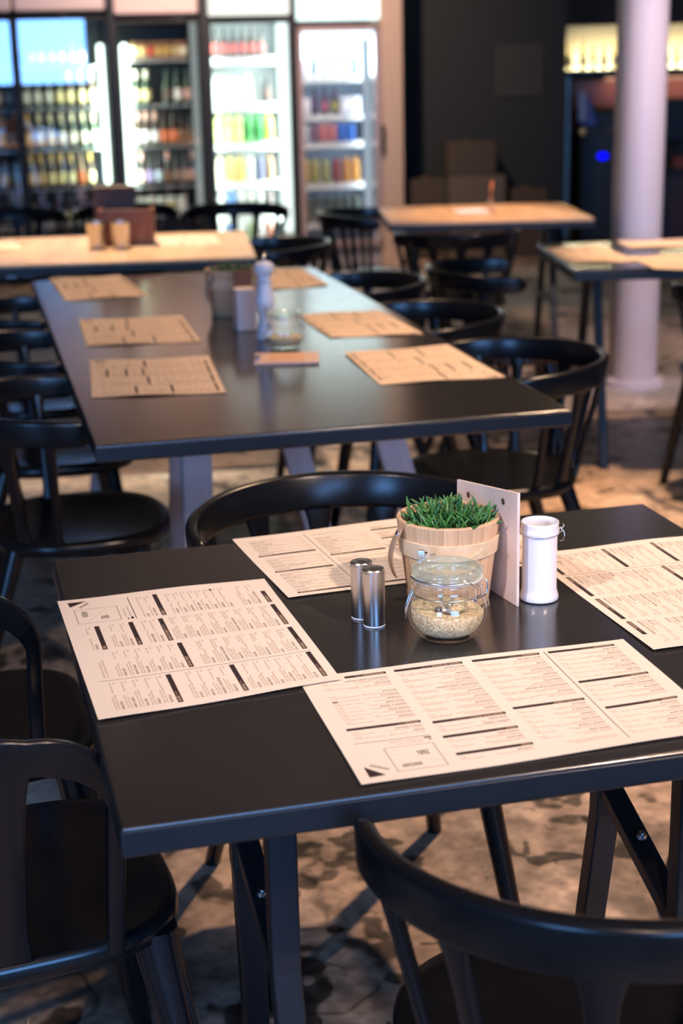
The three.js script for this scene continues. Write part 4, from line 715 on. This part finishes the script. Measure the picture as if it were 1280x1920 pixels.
shelfRow('d', W4 + 'second shelf', 1.075, 0.735, 1.10, 0.073, (i) => (i === 0 || i > 3 ? ['carton', [0.75, 0.75, 0.82], [0.8, 0.8, 0.85], null, 'white carton', 'carton', -0.09, 1] : ['bottle', [0.06, 0.015, 0.03], [[0.1, 0.03, 0.1], [0.1, 0.04, 0.12], [0.5, 0.12, 0.2], [0.35, 0.32, 0.06]][i % 4], null, ['', 'dark plum bottle', 'raspberry-labelled bottle', 'olive-labelled bottle'][i % 4], 'bottle', -0.09, 0.8]));
shelfRow('d', W4 + 'third shelf', 0.885, 0.735, 1.10, 0.066, (i) => ['can', [[0.55, 0.58, 0.65], [0.2, 0.1, 0.14], [0.5, 0.16, 0.14], [0.5, 0.16, 0.16], [0.03, 0.12, 0.5], [0.03, 0.14, 0.55]][i % 6], null, null, ['silver can', 'plum can', 'red can', 'red can', 'blue can', 'blue can'][i % 6], 'can', -0.09, 1]);
shelfRow('d', W4 + 'fourth shelf', 0.60, 0.735, 1.10, 0.073, (i) => ['pet', [[0.5, 0.36, 0.07], [0.42, 0.38, 0.1], [0.35, 0.36, 0.12], [0.3, 0.05, 0.04], [0.6, 0.26, 0.03], [0.6, 0.28, 0.03]][i % 6], null, null, ['amber juice bottle', 'olive juice bottle', 'olive juice bottle', 'dark red juice bottle', 'orange juice bottle', 'orange juice bottle'][i % 6], 'bottle', -0.09, 0.92]);
shelfRow('d', W4 + 'lowest shelf', 0.325, 0.735, 1.10, 0.073, () => ['pet', [0.06, 0.075, 0.05], [0.09, 0.11, 0.06], null, 'dim dark bottle', 'bottle', -0.09, 1]);

// ------------------------------------------------------------------ dark wall: notice, cartons on the floor
{
  const t = thing('framed_notice', 'dim grey paper notice pinned on the dark wall', 'notice', [1.405, 1.335, -12.06]);
  part('sheet', box(0.36, 0.37, 0.006, 0, 0, 0, 0), std([0.032, 0.033, 0.031], 0.8), t);
  const rows = []; for (let i = 0; i < 5; i++) rows.push(box(0.28 - 0.05 * (i % 2), 0.012, 0.002, -0.01, 0.12 - 0.05 * i, 0.004, 0)); part('printed_line', rows, std([0.03, 0.03, 0.03], 0.8), t);
}
function carton(label, w, h, d, x, y, z, a, m) { const t = thing('cardboard_box', label, 'box', [x, y, z], a); part('carton', box(w, h, d, 0, h / 2, 0, 0.004), m, t); part('tape', box(0.05, 0.001, d + 0.002, 0, h + 0.0002, 0, 0), std([0.3, 0.2, 0.1], 0.4), t); part('flap', box(w * 0.98, 0.004, d * 0.48, 0, h + 0.002, d * 0.24, 0), m, t); }
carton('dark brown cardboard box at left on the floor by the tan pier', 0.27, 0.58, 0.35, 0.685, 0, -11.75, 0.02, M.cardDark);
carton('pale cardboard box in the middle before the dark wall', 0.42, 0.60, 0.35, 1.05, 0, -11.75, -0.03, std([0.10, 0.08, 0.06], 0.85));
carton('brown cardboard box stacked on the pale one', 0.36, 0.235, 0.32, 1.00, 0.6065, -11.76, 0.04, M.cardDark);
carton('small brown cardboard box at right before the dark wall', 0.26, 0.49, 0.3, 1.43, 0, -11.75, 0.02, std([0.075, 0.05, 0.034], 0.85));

// ------------------------------------------------------------------ bar at the back right
{
  const t = thing('bar_shelf', 'black bar shelf carrying backlit bottles right of the dark wall', 'shelf', [2.6, 0, -12.9]);
  part('shelf_board', box(1.7, 0.05, 0.28, 0.05, 1.295, 0, 0.004), M.blackFrame, t);
  part('support_post', [box(0.03, 1.27, 0.03, -0.72, 0.635, 0.1, 0.003), box(0.03, 1.27, 0.03, 0.85, 0.635, 0.1, 0.003)], std([0.40, 0.46, 0.42], 0.35, { metalness: 0.3 }), t);
  part('light_strip', box(1.6, 0.02, 0.02, 0.05, 1.332, -0.10, 0.004), glow([1.0, 0.88, 0.55], 4), t, 'glowing strip at the back of the shelf');
  const L = new THREE.RectAreaLight(lin(1.0, 0.90, 0.66), 170, 1.6, 0.03); L.position.set(2.65, 1.35, -12.99); L.lookAt(2.65, 1.6, -12.7); scene.add(L);
  part('back_panel', box(1.6, 0.34, 0.02, 0.05, 1.49, -0.13, 0.003), std([0.5, 0.44, 0.32], 0.5), t);
  const clear = phys([0.95, 0.92, 0.72], 0.12, { transmission: 0.5, thickness: 0 });
  for (let i = 0; i < 17; i++) { const b = new THREE.Group(); part('body', bottleG.body, clear, b); part('label', bottleG.label, std([0.8, 0.72, 0.45], 0.5), b); b.name = numbered('bar_bottle'); b.userData = { label: 'pale glowing bottle standing on the backlit bar shelf', category: 'bottle', group: 'bottles on the bar shelf' }; b.position.set(1.90 + i * 0.083 + (i > 0 ? 0.02 : 0), 1.3205, -12.88 + 0.02 * (i % 2)); b.scale.setScalar(0.9 + 0.1 * (i % 3) / 2); scene.add(b); }
}
{
  const t = thing('copper_hood', 'warm-lit copper panel under the bar shelf', 'panel', [2.7, 0, -13.05]);
  part('panel', box(1.5, 0.42, 0.04, 0, 1.03, 0, 0.01), std([0.62, 0.27, 0.19], 0.45), t);
  part('lamp', box(1.0, 0.02, 0.04, 0, 1.245, 0.12, 0.004), glow([1.0, 0.5, 0.3], 0.8), t);
  const L = new THREE.RectAreaLight(lin(1.0, 0.52, 0.34), 3, 1.0, 0.05); L.position.set(2.7, 1.225, -12.92); L.lookAt(2.7, 0.6, -13.2); scene.add(L);
  const m = thing('coffee_machine', 'black bar machine with a blue indicator lamp left of the pillar', 'machine', [2.17, 0, -12.75]);
  part('housing', [box(0.42, 1.02, 0.42, 0, 0.51, 0, 0.03, 4)], M.blackFrame, m); part('top_plate', box(0.38, 0.02, 0.40, 0, 1.035, 0, 0.006), M.redWood, m);
  part('indicator', new THREE.SphereGeometry(0.028, 18, 12).scale(1.5, 1, 0.4).translate(-0.045, 0.665, 0.212), glow([0.0, 0.0, 1.0], 2.2), m, 'bright blue indicator lamp');
  part('panel_line', box(0.36, 0.025, 0.006, -0.02, 0.86, 0.212, 0.002), std([0.12, 0.06, 0.03], 0.5), m);
  const c = thing('blue_cloth', 'blue cloth hanging on the bar post', 'cloth', [1.955, 0, -12.44]);
  part('cloth', loft([0, 0.3, 0.7, 1].map((f) => roundRect(0.05 + 0.10 * f, 0.03 + 0.02 * f, 0.012, 4).map(([a, b]) => [a + 0.04 * f, 1.15 - 0.24 * f, b + 0.01 * Math.sin(a * 60)]).reverse()), 0.8), std([0.05, 0.10, 0.32], 0.8), c);
  part('white_fold', box(0.05, 0.22, 0.03, -0.025, 1.05, 0.03, 0.01, 3), std([0.62, 0.62, 0.75], 0.8), c);
  const k = thing('brass_knob', 'small brass tap knob below the blue cloth', 'knob', [1.935, 0.86, -12.36]); part('ball', new THREE.SphereGeometry(0.03, 20, 14), std([0.75, 0.62, 0.32], 0.3, { metalness: 0.6 }), k); part('stem', cyl([0, -0.86, 0], [0, -0.02, 0], 0.012), M.blackFrame, k);
  const s = thing('bar_monitor', 'black round-cornered monitor at the right edge beyond the pillar', 'monitor', [2.72, 0, -12.4]); part('screen', box(0.44, 0.34, 0.06, 0, 0.93, 0, 0.05, 5), M.blackFrame, s); part('stand', [box(0.06, 0.2, 0.04, 0, 0.68, -0.01, 0.01), box(0.24, 0.02, 0.16, 0, 0.585, 0, 0.006)], M.blackFrame, s);
  const d = thing('bar_counter', 'maroon bar counter at the right edge behind the pillar', 'counter', [2.95, 0, -12.45]); part('body', box(1.0, 0.54, 0.5, 0, 0.27, 0, 0.006), std([0.12, 0.05, 0.05], 0.5), d); part('top', box(1.06, 0.03, 0.56, 0, 0.56, 0, 0.004), M.blackFrame, d);
  const g = thing('green_post', 'pale green post beside the pillar at the bar', 'post', [2.47, 0, -12.1]); part('post', [box(0.07, 0.62, 0.05, 0, 0.31, 0, 0.006)], std([0.30, 0.36, 0.24], 0.5), g); part('clip', box(0.08, 0.045, 0.055, 0, 0.26, 0, 0.006), std([0.25, 0.55, 0.48], 0.4), g);
  const y = thing('yellow_box', 'small yellow box on the bar counter by the pillar', 'box', [2.52, 0.575, -12.42]); part('carton', box(0.08, 0.085, 0.06, 0, 0.0425, 0, 0.004), std([0.62, 0.60, 0.30], 0.6), y); part('lid', box(0.082, 0.015, 0.062, 0, 0.09, 0, 0.002), std([0.5, 0.45, 0.2], 0.6), y);
  const r = thing('red_box', 'red box on the bar counter at the right edge', 'box', [2.72, 0.575, -12.3]); part('carton', box(0.17, 0.08, 0.10, 0, 0.04, 0, 0.004), std([0.50, 0.09, 0.05], 0.6), r); part('lid', box(0.172, 0.012, 0.102, 0, 0.084, 0, 0.002), std([0.4, 0.07, 0.04], 0.6), r);
}
renderer.render(scene, camera);
